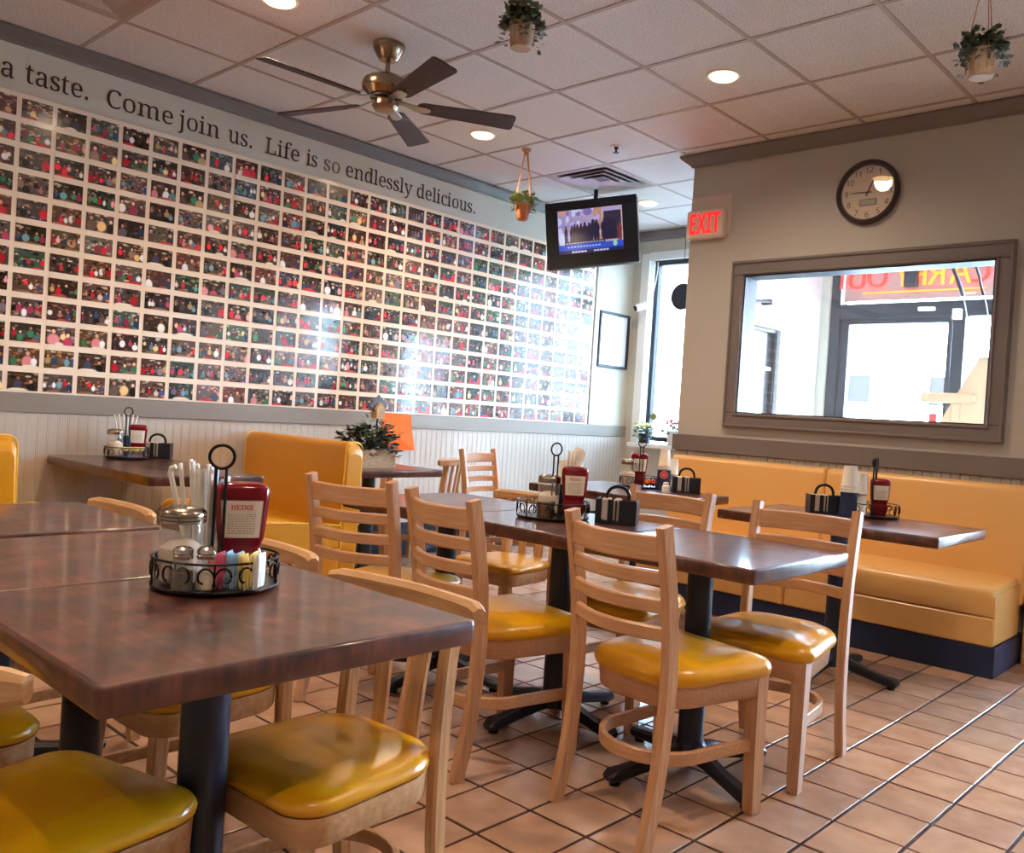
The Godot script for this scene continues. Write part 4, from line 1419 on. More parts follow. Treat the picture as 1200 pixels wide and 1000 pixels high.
func alcove() -> void:
	# storefront window past the end of the photo wall
	sash("window_5", XF + 0.1, -4.96, -3.38, 0.92, 2.64, [0.62], 0.045, "x", "added_tint_glass")
	struct("trim_7", boxes([[Vector3(XF - 0.07, 2.82, ZW), Vector3(XF, HC, -3.34)]], 0.01), M.trim_taupe)
	struct("trim_9", boxes([[Vector3(XF - 0.16, 0.86, -5.0), Vector3(XF + 0.1, 0.90, -3.345)]], 0.006), M.print_white)
	struct("trim_8", boxes([[Vector3(XF - 0.02, 0.90, -5.06), Vector3(XF, 2.70, -4.965)], [Vector3(XF - 0.02, 2.63, -4.97), Vector3(XF, 2.71, -3.345)]], 0.004), M.print_white)
	# hanging oval sign, stickers, camera
	var b := MB.new()
	b.lathe([Vector2(0.001, -0.01), Vector2(0.118, -0.01), Vector2(0.124, 0.0), Vector2(0.118, 0.01), Vector2(0.001, 0.01)], 36)
	var rs := thing("round_sign", "dark round sign hanging in the alcove window beside the wall end", "sign", Vector3(6.665, 2.27, -4.56))
	var o := part("disc", b.done(), M.frame_dark, rs)
	o.rotation_degrees.z = 90
	b = MB.new()
	b.sweep([Vector3(0, 0.118, 0), Vector3(0, 0.56, 0)], 0.006, 0.006, Vector3(1, 0, 0), 6)
	part("hanging_wire", b.done(), M.black_metal, rs)
	solo("window_sticker", boxes([[Vector3(0, -0.09, -0.03), Vector3(0.003, 0.09, 0.06)]]), M.sticker_yellow, "yellow sticker on the alcove window glass by the wall end", "sticker", Vector3(XF + 0.09, 1.52, -4.51))
	b = MB.new()
	b.lathe([Vector2(0.001, 0.0), Vector2(0.035, 0.0), Vector2(0.035, 0.003), Vector2(0.001, 0.003)], 20)
	o = solo("round_sticker", b.done(), M.leaf_pale, "small pale green round sticker low on the alcove window's left side", "sticker", Vector3(XF + 0.09, 1.155, -4.88))
	o.rotation_degrees.z = 90
	var t := thing("security_camera", "white bullet camera with a thin cable beside the alcove window", "camera", Vector3(XF - 0.03, 2.19, -4.97))
	b = MB.new()
	b.sweep([Vector3(-0.13, -0.03, -0.02), Vector3(-0.02, 0.02, 0.05)], 0.07, 0.07, Vector3.UP, 18)
	part("body", b.done(), M.white_plastic, t)
	b = MB.new()
	b.sweep([Vector3(-0.136, -0.033, -0.023), Vector3(-0.128, -0.029, -0.019)], 0.055, 0.055, Vector3.UP, 18)
	part("lens", b.done(), M.tv_black, t)
	b = MB.new()
	b.sweep(spline([Vector3(-0.03, 0.03, 0.04), Vector3(0.0, 0.12, 0.07), Vector3(0.01, 0.30, 0.10), Vector3(0.015, 0.42, 0.10)], 5), 0.012, 0.012, Vector3(1, 0, 0), 6)
	part("cable", b.done(), M.white_plastic, t)
	# flower pots on the sill
	for e in [[-4.84, "dark pot of cream flowers on the alcove window sill", 0, 0.09], [-4.52, "white pot of pink flowers on the alcove window sill by the wall end", 1, 0.13]]:
		t = thing("flower_pot", e[1], "plant", Vector3(XF - 0.09, 0.90, e[0]))
		b = MB.new()
		b.lathe([Vector2(0.001, 0.0), Vector2(0.05, 0.0), Vector2(0.062, e[3]), Vector2(0.056, e[3]), Vector2(0.05, e[3] - 0.02), Vector2(0.001, e[3] - 0.02)], 20)
		part("pot", b.done(), M.white_plastic if e[2] else M.black_metal, t)
		part("foliage", leaf_cluster(90, Vector3(0.09, 0.07, 0.09), 0.05, 0.06, 71 + e[2]), M.leaf, t, Vector3(0, e[3], 0))
		part("petals", leaf_cluster(80, Vector3(0.08, 0.045, 0.08), 0.034, 0.0, 73 + e[2], 1.4), M.petal_pink if e[2] else M.petal_cream, t, Vector3(0, e[3] + 0.06, 0))

func furniture() -> void:
	# row of tables on the left, nearest first
	table("nearest dark wood table at the left, carrying the large wire caddy", 0.44, 1.085, -1.77, -1.14, 8, "cross", -0.018, 0.0)
	table("dark wood table pushed against the far side of the nearest left table", 0.455, 1.09, -2.388, -1.776, 20)
	table("dark wood table third back in the left row, its front edge standing a little proud", 0.47, 1.075, -3.01, -2.398, 5, "cross", 0, 0, TH + 0.006)
	# centre row
	table("dark wood table at the right end of the centre row, lit edge towards the aisle", 2.09, 2.70, -1.765, -1.14, -19.5, "cross", -0.038, -0.02)
	table("dark wood table in the middle of the centre row, holding the caddy with ketchup", 2.075, 2.69, -2.385, -1.772, -5)
	table("dark wood table farthest back in the centre row, its bare top catching the window light", 2.06, 2.68, -3.005, -2.392, 10)
	# booth table and the small table with the planter, both along the photo wall
	table("dark wood booth table on the photo wall between the two yellow booths", 1.66, 2.215, -5.14, -3.88, 0, "cross", 0.06, 0.42)
	table("dark wood table with the wooden planter, behind the right-hand yellow booth", 2.95, 3.56, -4.76, -4.13, 45, "cross", -0.02, 0.0)
	# tables in front of the long bench
	table("dark wood bench table at the right with cups and a packet caddy on it", 3.49, 4.12, -2.12, -1.125, 90, "cross", 0.01, -0.04)
	table("dark wood bench table farther back, crowded with condiments", 3.52, 4.18, -3.36, -2.46, 90, "cross", 0.05, 0)
	booth("yellow booth seat right of the booth table, its tall back facing left", 2.775, -1, -4.02, -5.12)
	booth("yellow booth seat at the left edge of the picture, only its rounded back showing", 1.165, 1, -3.93, -5.12)
	bench()
	# ladder-back chairs
	var lc := ladder_chair("ladder_back_chair", "ladder-back chair in the foreground with its back to the camera, left of the lit-edge table")
	lc.position = Vector3(2.10, 0, -1.395)
	lc.rotation_degrees.y = -9
	for e in [
		[2.635, -1.365, 185, "ladder-back chair at the right of the lit-edge table, nearest the aisle"],
		[2.02, -2.02, -9, "ladder-back chair left of the middle centre table, second from the front"],
		[2.06, -2.67, 15, "ladder-back chair left of the farthest centre table, in front of the yellow booth"],
		[2.655, -1.975, 180, "ladder-back chair right of the middle centre table, backed by the bench tables"],
		[4.22, -4.24, -80, "ladder-back chair standing against the beadboard wall with its shining slats towards us"]]:
		copy_of(lc, e[3], Vector3(e[0], 0, e[1]), e[2])
	# low-back chairs
	var vc := low_chair("low_back_chair", "low-back chair with a worn frame right of the nearest left table, seat in the foreground")
	vc.position = Vector3(0.972, 0, -1.432)
	vc.rotation_degrees.y = 183
	for e in [
		[1.002, -2.05, 182, "low-back chair right of the second left table, rail end showing beside the ketchup"],
		[0.99, -2.92, 180, "low-back chair right of the third left table, rail showing behind the straws"],
		[0.45, -2.06, 2, "low-back chair left of the second left table, seat cut by the left edge"],
		[0.36, -2.75, 0, "low-back chair left of the third left table, hidden but for a leg"],
		[2.84, -2.83, 184, "low-back chair right of the farthest centre table, rail rising behind the tabletop"],
		[3.97, -4.79, 120, "low-back chair turned askew between the planter table and the wall chair"],
		[3.53, -4.96, 150, "low-back chair behind the planter table, only its rail and a post in view"],
		[0.504, -1.515, 14, "low-back chair in the bottom left corner, turned towards the nearest table"]]:
		var o := copy_of(vc, e[3], Vector3(e[0], 0, e[1]), e[2])
		if e[1] < -4.5:
			o.scale = Vector3.ONE * 1.05

func bench() -> void:
	var t := thing("bench", "long yellow upholstered bench under the interior window with a navy plinth", "bench", Vector3(4.85, 0, -2.21))
	var z0 := -1.075
	var z1 := 1.08
	part("plinth", boxes([[Vector3(-0.46, 0, -1.07), Vector3(0.06, 0.145, 1.08)]], 0.003), M.plinth_navy, t)
	for s in [-1, 1]:
		var a := -1.072 if s < 0 else 0.002
		var len := 1.07
		part("seat_base", boxes([[Vector3(-0.465, 0.146, a), Vector3(-0.03, 0.282, a + len)]], 0.008), M.vinyl_bench, t)
		var cush := rounded([Vector2(-0.465, 0.284), Vector2(-0.02, 0.284), Vector2(-0.02, 0.44), Vector2(-0.465, 0.425)], [0.012, 0.01, 0.01, 0.045], 5)
		var o := part("seat_cushion", booth_slab(cush, len, 0.04, 4, 0.43), M.vinyl_bench, t, Vector3(0, 0, a + len / 2))
		var pw := MB.new()
		for q in [-1, 1]:
			var pts := []
			for p in cush:
				pts.append(Vector3(p.x, p.y - (0.03 if p.y > 0.36 else 0.0), q * (len / 2 - 0.004)))
			pw.sweep(pts, 0.007, 0.007, Vector3(0, 0, 1), 6, true)
		part("piping", pw.done(), M.vinyl_bench, o)
	# the back is one long run of padded panels that goes on past the seat to the right
	for e in [[-1.085, 0.0], [0.004, 1.09], [1.094, 1.33]]:
		var back := rounded([Vector2(-0.065, 0.30), Vector2(0.05, 0.30), Vector2(0.05, 0.895), Vector2(-0.04, 0.895)], [0.01, 0.01, 0.012, 0.035], 5)
		part("back_panel", booth_slab(back, e[1] - e[0], 0.02, 4, 0.895), M.vinyl_bench, t, Vector3(0, 0, (e[0] + e[1]) / 2))
	part("back_base", boxes([[Vector3(-0.02, 0.0, 1.09), Vector3(0.06, 0.30, 1.33)]], 0.004), M.vinyl_bench, t)

func front_table_things() -> void:
	var y := TH
	var c := Vector3(0.840, y, -1.635)
	wire_rack("round black wire caddy with scrollwork and a ring handle on the nearest table", c, 62, 0.117)
	var yy := y + 0.010
	sugar_jar("tall faceted sugar jar with a metal lid in the near caddy", Vector3(0.775, yy, -1.648))
	shaker("pepper shaker with a metal cap beside the sugar jar, left of the salt", Vector3(0.748, yy, -1.582), M.pepper)
	shaker("salt shaker with a metal cap at the front of the near caddy", Vector3(0.784, yy, -1.563), M.sugar)
	bottle("dark red ketchup bottle with a cream label in the near caddy", Vector3(0.898, yy, -1.655), -27, 1.04)
	# sugar packets in a row
	var k := 0
	var pm := [packet_mesh(0), packet_mesh(1), packet_mesh(2)]
	var dirx := Vector3(0.66, 0, 0.75).normalized()
	for e in [["pink", 4, "pink sugar packet at the left of the near caddy's row, %s pink one"], ["blue", 5, "pale blue packet in the middle of the near caddy's row, %s blue one"], ["yellow_paper", 5, "yellow packet in the near caddy's row, %s yellow one from the left"], ["paper_white", 3, "white packet at the right end of the near caddy's row, %s white one"]]:
		for i in e[1]:
			var p := Vector3(0.812, yy, -1.579) + dirx * (0.0054 * k) + Vector3(-0.75, 0, 0.66) * rng.randf_range(-0.006, 0.006)
			p.y += rng.randf_range(0.0, 0.008)
			var o := solo("sugar_packet", pm[k % 3], M[e[0]], e[2] % ORD[i], "packet", p, 42.0 + rng.randf_range(-8, 8), "%s packets in the near caddy" % e[0].replace("_paper", "").replace("paper_", ""))
			o.rotation.x = rng.randf_range(-0.12, 0.05)
			k += 1
	# packet holder
	part_box_holder(Vector3(0.846, yy, -1.551))
	# straws in a clear cup
	var cupt := thing("straw_cup", "clear cup with pale blue straws wrapped at the back of the near caddy", "cup", Vector3(0.845, yy, -1.694))
	var b := MB.new()
	b.lathe([Vector2(0.001, 0.002), Vector2(0.027, 0.002), Vector2(0.033, 0.11), Vector2(0.0325, 0.111)], 20)
	part("cup_wall", b.done(), M.jar_glass, cupt)
	var base := Vector3(0.845, yy + 0.006, -1.694)
	var straw := MB.new()
	straw.sweep([Vector3(0, 0, 0), Vector3(0, 0.218, 0)], 0.0145, 0.007, Vector3(1, 0, 0), 6)
	var sm := straw.done()
	for i in 16:
		var u := (i / 15.0) * 2.0 - 1.0
		var blue := i in [11, 12]
		var o := solo("straw", sm, M.straw_blue if blue else M.paper_white, ("pale blue wrapped straw by the near caddy's handle, %s of the two" % ["left", "right"][i - 11]) if blue else ("paper-wrapped white straw in the near caddy's cup, %s from the left" % ORD[i if i < 11 else i - 2]), "straw", base + dirx * (u * 0.021) + Vector3(-0.75, 0, 0.66) * rng.randf_range(-0.014, 0.014), 0, "blue straws in the near caddy" if blue else "white straws in the near caddy")
		o.transform.basis = Basis(Vector3(-0.75, 0, 0.66).normalized(), lerpf(0.15, -0.10, (u + 1) / 2) + rng.randf_range(-0.04, 0.04)) * Basis(dirx, rng.randf_range(-0.06, 0.06)) * Basis(Vector3.UP, -0.85)
		o.scale = Vector3(1, rng.randf_range(0.9, 1.05) * (0.92 if u > 0.5 else 1.0), 1)
	for i in 2:
		b = MB.new()
		b.sweep([Vector3(0, 0, 0), Vector3(0, 0.205, 0), Vector3(0.004, 0.213, 0), Vector3(0.014, 0.214, 0)], 0.0115, 0.009, Vector3(0, 0, 1), 6)
		var o := solo("bent_straw", b.done(), M.paper_white, ["white straw with a bent tip leaning farthest left out of the cup", "white straw with a bent tip, second from the left in the cup"][i], "straw", base - dirx * (0.024 - 0.01 * i), 0)
		o.transform.basis = Basis(Vector3(-0.75, 0, 0.66).normalized(), [0.27, 0.10][i]) * Basis(Vector3.UP, deg_to_rad(-49))

func part_box_holder(at: Vector3) -> void:
	var t := thing("packet_holder", "small clear holder keeping the sugar packets upright", "holder", at + Vector3(0.002, 0, -0.002), 0)
	t.rotation.y = deg_to_rad(-48.6)
	part("glass_tray", boxes([[Vector3(-0.047, 0.0, -0.022), Vector3(0.047, 0.002, 0.022)], [Vector3(-0.047, 0.002, 0.0205), Vector3(0.047, 0.036, 0.022)], [Vector3(-0.047, 0.002, -0.022), Vector3(0.047, 0.036, -0.0205)]]), M.jar_glass, t)

func other_table_things() -> void:
	# booth table by the photo wall
	var y := TH
	wire_rack("wire caddy with straws and ketchup on the booth table at the photo wall", Vector3(1.985, y, -4.93), 41, 0.11, false)
	sugar_jar("sugar jar in the booth table's caddy at the photo wall", Vector3(1.93, y + 0.01, -4.95))
	bottle("ketchup bottle in the booth table's caddy against the photo wall", Vector3(2.05, y + 0.01, -4.955), -25, 0.95, false)
	cup_holder("dark cup holder behind the booth table's caddy handle", Vector3(1.995, y + 0.01, -4.985))
	box_caddy("black packet caddy beside the booth table's wire caddy", Vector3(2.165, y, -4.965), -35)
	var sm := MB.new()
	sm.sweep([Vector3(0, 0, 0), Vector3(0, 0.20, 0)], 0.011, 0.008, Vector3(1, 0, 0), 6)
	var st := sm.done()
	for i in 6:
		var o := solo("straw", st, M.paper_white, "white straw in the booth table's caddy at the photo wall, %s from the left" % ORD[i], "straw", Vector3(1.975 + 0.007 * i, y + 0.04, -4.985), 0, "straws on the booth table")
		o.rotation = Vector3(0, 0, 0.22 - 0.09 * i)
	for i in 4:
		solo("butter_cup", lathe([Vector2(0.001, 0), Vector2(0.014, 0), Vector2(0.019, 0.02), Vector2(0.001, 0.022)], 12), M.yellow_paper, "small yellow tub at the front of the booth table's caddy, %s from the left" % ORD[i], "tub", Vector3(1.945 + 0.03 * i, y + 0.045, -4.86), 0, "yellow tubs on the booth table")
	solo("clear_tray", boxes([[Vector3(-0.065, 0.0, -0.022), Vector3(0.065, 0.034, 0.022)]], 0.006), M.jar_glass, "clear tray under the yellow tubs in the booth table's caddy", "tray", Vector3(1.99, y + 0.0105, -4.86))
	# middle centre table
	wire_rack("wire caddy on the middle centre table, behind the foreground chair", Vector3(2.40, y, -2.155), 75, 0.135, false)
	bottle("ketchup bottle with cream label on the middle centre table", Vector3(2.455, y + 0.01, -2.105), -45, 1.0, true)
	sugar_jar("sugar jar left of the ketchup on the middle centre table", Vector3(2.405, y + 0.01, -2.185))
	solo("salt_pot", lathe([Vector2(0.001, 0), Vector2(0.03, 0), Vector2(0.032, 0.05), Vector2(0.034, 0.052), Vector2(0.034, 0.06), Vector2(0.001, 0.062)], 18), M.nickel, "squat metal-lidded pot at the left of the middle centre table's caddy", "pot", Vector3(2.315, y + 0.01, -2.115))
	box_caddy("black packet caddy on the middle centre table beside the ketchup", Vector3(2.53, y, -1.955), -60)
	cup_holder("dark cup holder right of the ketchup on the middle centre table", Vector3(2.50, y + 0.01, -2.19))
	for i in 2:
		var o := solo("paper_cup", cup_mesh(), M.paper_cup if i == 0 else M.paper_white, ["white paper cup upside down on the middle centre table's holder", "tan paper cup tipped over on top of the cup stack on the middle centre table"][1 - i], "cup", Vector3(2.50, y + 0.115, -2.19) if i == 1 else Vector3(2.515, y + 0.165, -2.185))
		if i == 0:
			o.rotation_degrees = Vector3(12, 0, -26)
	for i in 3:
		var o := solo("straw", st, M.paper_white, "white straw behind the ketchup on the middle centre table, %s from the left" % ORD[i], "straw", Vector3(2.472 + 0.012 * i, y + 0.05, -2.16), 0, "straws on the middle centre table")
		o.rotation = Vector3(0.03, 0, -0.05 * i)
	# bench table farther back
	wire_rack("wire caddy on the farther bench table by the alcove", Vector3(4.06, y, -2.985), 41, 0.12, false)
	sugar_jar("white-topped jar at the left of the farther bench table", Vector3(4.00, y + 0.01, -3.03))
	bottle("ketchup bottle behind the cup holder on the farther bench table", Vector3(4.10, y + 0.01, -3.03), -40, 1.0, false)
	var ch := cup_holder("dark cup holder with a round red emblem on the farther bench table", Vector3(4.10, y, -2.85))
	var b := MB.new()
	b.lathe([Vector2(0.001, 0.0), Vector2(0.023, 0.0), Vector2(0.023, 0.002), Vector2(0.001, 0.002)], 20)
	var em := part("round_emblem", b.done(), M.petal_pink, ch, Vector3(-0.031, 0.085, 0.022))
	em.transform.basis = Basis(Vector3.UP, deg_to_rad(-53)) * Basis(Vector3.RIGHT, PI / 2)
	b = MB.new()
	b.lathe([Vector2(0.010, 0.0), Vector2(0.016, 0.0), Vector2(0.016, 0.003), Vector2(0.010, 0.003)], 20)
	part("emblem_ring", b.done(), M.logo_red, em)
	for i in 3:
		solo("paper_cup", cup_mesh(), M.paper_cup, "paper cup upside down on the emblem cup holder, %s of the nested three" % ["lowest", "middle", "topmost"][i], "cup", Vector3(4.10, y + 0.104 + 0.014 * i, -2.85), 0, "cups on the emblem holder")
	for i in 2:
		solo("paper_cup", cup_mesh(0.09, 0.022, 0.028), M.paper_white, "white paper cup beside the emblem cup holder, %s of two stacked" % ["lower", "upper"][i], "cup", Vector3(4.165, y + 0.001 + 0.085 * i, -2.83), 0, "tall stack on the farther bench table")
	box_caddy("black packet caddy at the right of the farther bench table", Vector3(4.075, y, -2.68), -50)
	var wt := thing("salt_shaker", "small bright white shaker on the farther bench table", "shaker", Vector3(3.99, y, -2.755))
	part("body", lathe([Vector2(0.001, 0), Vector2(0.024, 0), Vector2(0.022, 0.03), Vector2(0.016, 0.036), Vector2(0.016, 0.05), Vector2(0.001, 0.054)], 14), M.white_plastic, wt)
	for i in 3:
		b = MB.new()
		b.lathe([Vector2(0.001, -0.022), Vector2(0.017, -0.012), Vector2(0.022, 0.0), Vector2(0.016, 0.014), Vector2(0.001, 0.02)], 12)
		solo("creamer_cup", b.done(), [M.orange_paper, M.logo_red, M.yellow_paper][i], ["orange tub at the left of the farther bench table's caddy", "red tub in the middle of the farther bench table's caddy", "yellow tub in the farther bench table's caddy"][i], "tub", Vector3(4.035 + 0.03 * i, y + 0.034, -2.915 + 0.02 * i))
	# bench table at the right
	box_caddy("black packet caddy at the left of the right-hand bench table", Vector3(3.90, y, -1.79), -50)
	cup_holder("dark cup holder with white cups on the right-hand bench table", Vector3(3.90, y, -1.67))
	for i in 3:
		solo("paper_cup", cup_mesh(0.095, 0.029, 0.037), M.white_plastic, "white cup on the right-hand bench table's holder, %s of the nested three" % ["lowest", "middle", "topmost"][i], "cup", Vector3(3.90, y + 0.113 + 0.013 * i, -1.67), 0, "cups on the right-hand holder")
	for i in 2:
		solo("paper_cup", cup_mesh(0.10, 0.024, 0.03), M.white_plastic, "white cup right of the holder on the right-hand bench table, %s of two" % ["lower", "upper"][i], "cup", Vector3(3.975, y + 0.012 + 0.092 * i, -1.645), 0, "tall stack on the right-hand bench table")
	wire_rack("wire caddy half hidden by a chair on the right-hand bench table", Vector3(4.03, y, -1.60), 100, 0.115, false)
	bottle("ketchup bottle on the right-hand bench table behind the chair back", Vector3(4.05, y + 0.01, -1.585), -55, 0.92, false)
	var sc := thing("utensil_handle", "dark handle top sticking up behind the white cups", "handle", Vector3(4.0, y + 0.235, -1.60))
	b = MB.new()
	b.lathe([Vector2(0.001, 0.0), Vector2(0.010, 0.004), Vector2(0.013, 0.02), Vector2(0.009, 0.036), Vector2(0.001, 0.04)], 14)
	part("knob", b.done(), M.black_metal, sc)
	part("stem", lathe([Vector2(0.001, -0.235), Vector2(0.004, -0.235), Vector2(0.004, 0.002), Vector2(0.001, 0.002)], 8), M.black_metal, sc)
	# planter with a little house
	var pt := thing("planter", "small wooden crate planter with dark leaves and a tiny birdhouse", "planter", Vector3(3.145, y, -4.34), 10)
	part("crate", boxes([[Vector3(-0.16, 0, -0.07), Vector3(0.16, 0.012, 0.07)], [Vector3(-0.16, 0.012, 0.06), Vector3(0.16, 0.115, 0.07)], [Vector3(-0.16, 0.012, -0.07), Vector3(0.16, 0.115, -0.06)], [Vector3(-0.16, 0.012, -0.06), Vector3(-0.15, 0.115, 0.06)], [Vector3(0.15, 0.012, -0.06), Vector3(0.16, 0.115, 0.06)]], 0.002), M.crate_wood, pt)
	part("soil", boxes([[Vector3(-0.15, 0.012, -0.06), Vector3(0.15, 0.10, 0.06)]]), M.soil, pt)
	part("foliage", leaf_cluster(420, Vector3(0.20, 0.14, 0.12), 0.055, 0.03, 91, 0.8), M.leaf_dark, pt, Vector3(0, 0.12, 0))
	part("upper_foliage", leaf_cluster(160, Vector3(0.09, 0.2, 0.08), 0.05, 0.0, 93, 0.8), M.leaf, pt, Vector3(0.03, 0.13, 0))
	b = MB.new()
	b.box(Vector3(0.06, 0.325, 0), Vector3(0.07, 0.06, 0.05), 0.002)
	var hs := part("birdhouse", b.done(), M.crate_wood, pt)
	b = MB.new()
	b.sweep([Vector3(0.01, 0.35, 0), Vector3(0.06, 0.405, 0), Vector3(0.11, 0.35, 0)], 0.07, 0.008, Vector3(0, 0, 1))
	b.box(Vector3(0.06, 0.2, 0), Vector3(0.01, 0.2, 0.01))
	part("birdhouse_roof", b.done(), M.blade, hs)
	part("birdhouse_gable", roof_prism(), M.crate_wood, hs)

func roof_prism() -> ArrayMesh:
	var b := MB.new()
	b.loft([[Vector3(0.025, 0.354, -0.024), Vector3(0.095, 0.354, -0.024), Vector3(0.06, 0.394, -0.024)], [Vector3(0.025, 0.354, 0.024), Vector3(0.095, 0.354, 0.024), Vector3(0.06, 0.394, 0.024)]], -1)
	return b.done()

func ceiling_things() -> void:
	ceiling_fan()
	vents()
	television()
	potted("hanging plant in a wooden pot cut by the top edge, right of the fan", Vector3(2.42, 2.59, -2.50), Vector3(2.42, HC, -2.50), 111)
	potted("hanging plant in a wooden pot near the top right corner", Vector3(3.365, 2.485, -1.050), Vector3(3.365, HC, -1.050), 121)
	# terracotta pot
	var t := thing("hanging_plant", "small terracotta pot hanging on a thick cord beside the television", "plant", Vector3(4.21, 2.47, -4.23))
	var b := MB.new()
	b.lathe([Vector2(0.001, -0.055), Vector2(0.026, -0.055), Vector2(0.037, -0.045), Vector2(0.043, -0.01), Vector2(0.043, 0.04), Vector2(0.046, 0.045), Vector2(0.046, 0.06), Vector2(0.040, 0.06), Vector2(0.038, 0.04), Vector2(0.001, 0.04)], 18)
	part("pot", b.done(), M.terracotta, t)
	part("foliage", leaf_cluster(150, Vector3(0.07, 0.06, 0.07), 0.045, 0.05, 131), M.leaf_pale, t, Vector3(0, 0.07, 0))
	b = MB.new()
	for s in [-1, 1]:
		b.sweep([Vector3(0.031 * s, 0.0, 0.036 * s), Vector3(0.033 * s, 0.10, 0.038 * s), Vector3(0.006 * s, 0.40, 0.007 * s)], 0.012, 0.012, Vector3(0, 0, 1), 6)
	part("cord", b.done(), M.rope, t)
	b = MB.new()
	b.lathe([Vector2(0.001, 0.385), Vector2(0.02, 0.39), Vector2(0.014, 0.405), Vector2(0.03, 0.42), Vector2(0.034, 0.43), Vector2(0.001, 0.43)], 14)
	part("ceiling_hook", b.done(), M.rope, t)
	# sprinkler
	t = thing("sprinkler_head", "small dark sprinkler head on a white plate in the ceiling", "sprinkler", Vector3(4.475, HC, -3.66))
	b = MB.new()
	b.lathe([Vector2(0.001, -0.004), Vector2(0.036, -0.004), Vector2(0.04, 0.002), Vector2(0.001, 0.002)], 24)
	part("plate", b.done(), M.print_white, t)
	b = MB.new()
	b.lathe([Vector2(0.001, -0.042), Vector2(0.02, -0.042), Vector2(0.02, -0.038), Vector2(0.006, -0.036), Vector2(0.008, -0.02), Vector2(0.016, -0.012), Vector2(0.016, -0.004), Vector2(0.001, -0.004)], 16)
	part("deflector", b.done(), M.tv_black, t)

func ceiling_fan() -> void:
	var t := thing("ceiling_fan", "five-bladed ceiling fan with dark blades and a brushed metal motor", "fan", Vector3(2.625, 0, -3.655))
	var b := MB.new()
	b.lathe([Vector2(0.001, HC), Vector2(0.080, HC), Vector2(0.080, HC - 0.012), Vector2(0.074, HC - 0.030), Vector2(0.05, HC - 0.072), Vector2(0.042, HC - 0.080), Vector2(0.001, HC - 0.082)], 36, Vector3.ZERO, 0.5)
	part("canopy", b.done(), M.nickel, t)
	b = MB.new()
	b.lathe([Vector2(0.0125, HC - 0.08), Vector2(0.0125, 2.762), Vector2(0.02, 2.758), Vector2(0.024, 2.745), Vector2(0.001, 2.744)], 16)
	part("downrod", b.done(), M.nickel, t)
	b = MB.new()
	b.lathe([Vector2(0.001, 2.750), Vector2(0.03, 2.748), Vector2(0.085, 2.735), Vector2(0.115, 2.715), Vector2(0.123, 2.69), Vector2(0.118, 2.67), Vector2(0.095, 2.650), Vector2(0.085, 2.640), Vector2(0.001, 2.638)], 40, Vector3.ZERO, 0.6)
	part("motor_housing", b.done(), M.nickel, t)
	b = MB.new()
	b.lathe([Vector2(0.001, 2.64), Vector2(0.078, 2.638), Vector2(0.078, 2.628), Vector2(0.001, 2.627)], 32)
	part("motor_collar", b.done(), M.blade, t)
	b = MB.new()
	b.lathe([Vector2(0.001, 2.627), Vector2(0.06, 2.626), Vector2(0.066, 2.610), Vector2(0.066, 2.59), Vector2(0.054, 2.572), Vector2(0.03, 2.565), Vector2(0.001, 2.564)], 32, Vector3.ZERO, 0.5)
	part("switch_cap", b.done(), M.nickel, t)
	for k in 5:
		var a := deg_to_rad([177.0, 106.5, 36.5, -32.0, -103.5][k])
		var bas := Basis(Vector3.UP, a)
		# the blade along +x, pitched about its length
		var o := rounded([Vector2(0.155, -0.045), Vector2(0.66, -0.066), Vector2(0.66, 0.066), Vector2(0.155, 0.045)], [0.04, 0.022, 0.022, 0.04], 5)
		b = MB.new()
		b.prism(o, [[-0.004, 0.002], [-0.003, 0.0], [0.003, 0.0], [0.004, 0.002]])
		var bl := part("blade", b.done(), M.blade, t, Vector3(0, 2.612, 0))
		bl.transform.basis = bas * Basis(Vector3.RIGHT, deg_to_rad(-14))
		b = MB.new()
		b.sweep([Vector3(0.05, 0.014, 0), Vector3(0.10, 0.006, 0), Vector3(0.15, -0.008, 0), Vector3(0.205, -0.008, 0), Vector3(0.225, -0.008, 0)], 0.05, 0.008, Vector3.UP, 0, false, [Vector2(0.7, 1), Vector2(0.55, 1.2), Vector2(1.0, 1), Vector2(1.0, 0.9), Vector2(0.5, 0.8)], 0.5)
		part("blade_bracket", b.done(), M.steel, bl)

func vents() -> void:
	for e in [[4.7594 + 0.3048, -4.5761 + 0.3048, "square four-way air vent in the ceiling above the television"], [1.102 + 0.3048, -4.5761 + 0.3048, "square four-way air vent cut by the top left edge"]]:
		var t := thing("ceiling_vent", e[2], "vent", Vector3(e[0], HC, e[1]), 0, "ceiling air vents")
		part("duct_box", boxes([[Vector3(-0.29, 0.014, -0.29), Vector3(0.29, 0.018, 0.29)]]), M.duct_grey, t)
		for k in 4:
			var r: float = 0.295 - 0.066 * k
			var w := 0.05 if k < 3 else 0.045
			var b := MB.new()
			var lv := []
			for q in [[r, -0.001 - (0.006 if k > 0 else 0.0)], [r, 0.003 - (0.006 if k > 0 else 0.0)], [r - w, 0.014], [r - w, 0.010]]:
				lv.append([Vector3(-q[0], q[1], -q[0]), Vector3(q[0], q[1], -q[0]), Vector3(q[0], q[1], q[0]), Vector3(-q[0], q[1], q[0])])
			lv.append(lv[0])
			b.loft(lv, -1, 0)
			part("louver", b.done(), M.grid if k == 0 else M.steel_paint, t)

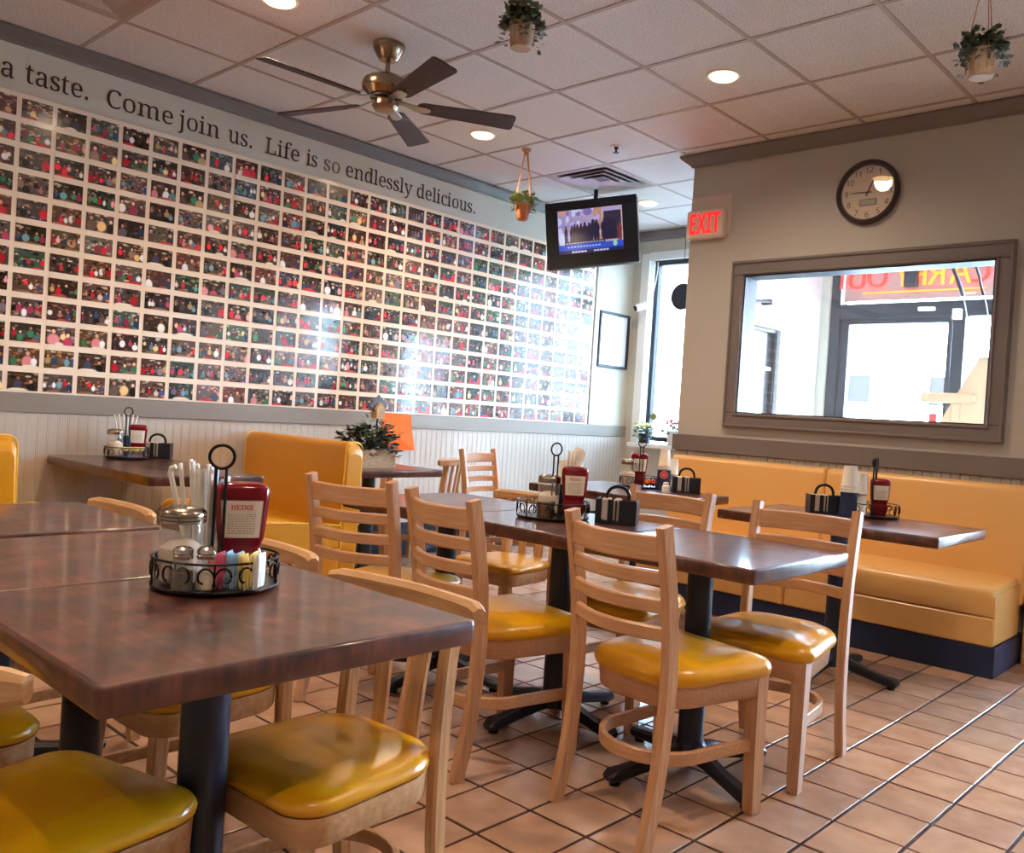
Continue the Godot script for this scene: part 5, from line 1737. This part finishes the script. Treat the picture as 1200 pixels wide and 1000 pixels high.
func television() -> void:
	var t := thing("television", "flat television showing a news picture, hung from the ceiling on a pole", "television", Vector3(5.20, 2.552, -4.447))
	t.transform.basis = Basis(Vector3(0.459, 0.113, 0.881).normalized(), Vector3(-0.032, 0.993, -0.111), Vector3(-0.888, 0.023, 0.459)).orthonormalized().scaled(Vector3.ONE * 0.94)
	var w := 0.39
	var h := 0.28
	part("cabinet", boxes([[Vector3(-w, -h, -0.07), Vector3(w, h, 0.0)]], 0.012), M.tv_black, t)
	part("bezel", boxes([[Vector3(-w, -h, 0), Vector3(w, -0.165, 0.014)], [Vector3(-w, 0.205, 0), Vector3(w, h, 0.014)], [Vector3(-w, -0.165, 0), Vector3(-0.285, 0.205, 0.014)], [Vector3(0.265, -0.165, 0), Vector3(w, 0.205, 0.014)]], 0.003), M.tv_black, t)
	var b := MB.new()
	b.quad(Vector3(-0.29, 0.21, 0.004), Vector3(0.27, 0.21, 0.004), Vector3(0.27, -0.17, 0.004), Vector3(-0.29, -0.17, 0.004), Vector3(0, 0, 1))
	b.quad(Vector3(-0.29, 0.21, 0.001), Vector3(0.27, 0.21, 0.001), Vector3(0.27, -0.17, 0.001), Vector3(-0.29, -0.17, 0.001), Vector3(0, 0, -1), -1, Rect2(0, 0, 0.01, 0.01))
	part("screen", b.done(), M.screen_glow, t)
	var inv := t.transform.affine_inverse()
	b = MB.new()
	b.sweep([inv * Vector3(5.255, 2.60, -4.475), inv * Vector3(5.255, HC + 0.005, -4.475)], 0.035, 0.035, Vector3(1, 0, 0), 14)
	b.box(Vector3(0, 0.05, -0.1), Vector3(0.22, 0.22, 0.06), 0.005)
	part("ceiling_pole", b.done(), M.tv_black, t)
	var l := AreaLight3D.new()
	l.name = "screen_light"
	l.area_size = Vector2(0.54, 0.36)
	l.light_color = Color(0.75, 0.75, 1.0)
	l.light_energy = 0.25
	l.area_range = 12
	l.area_attenuation = 2
	l.shadow_enabled = true
	l.position = Vector3(-0.01, 0.02, 0.02)
	l.rotation_degrees.y = 180
	t.add_child(l)
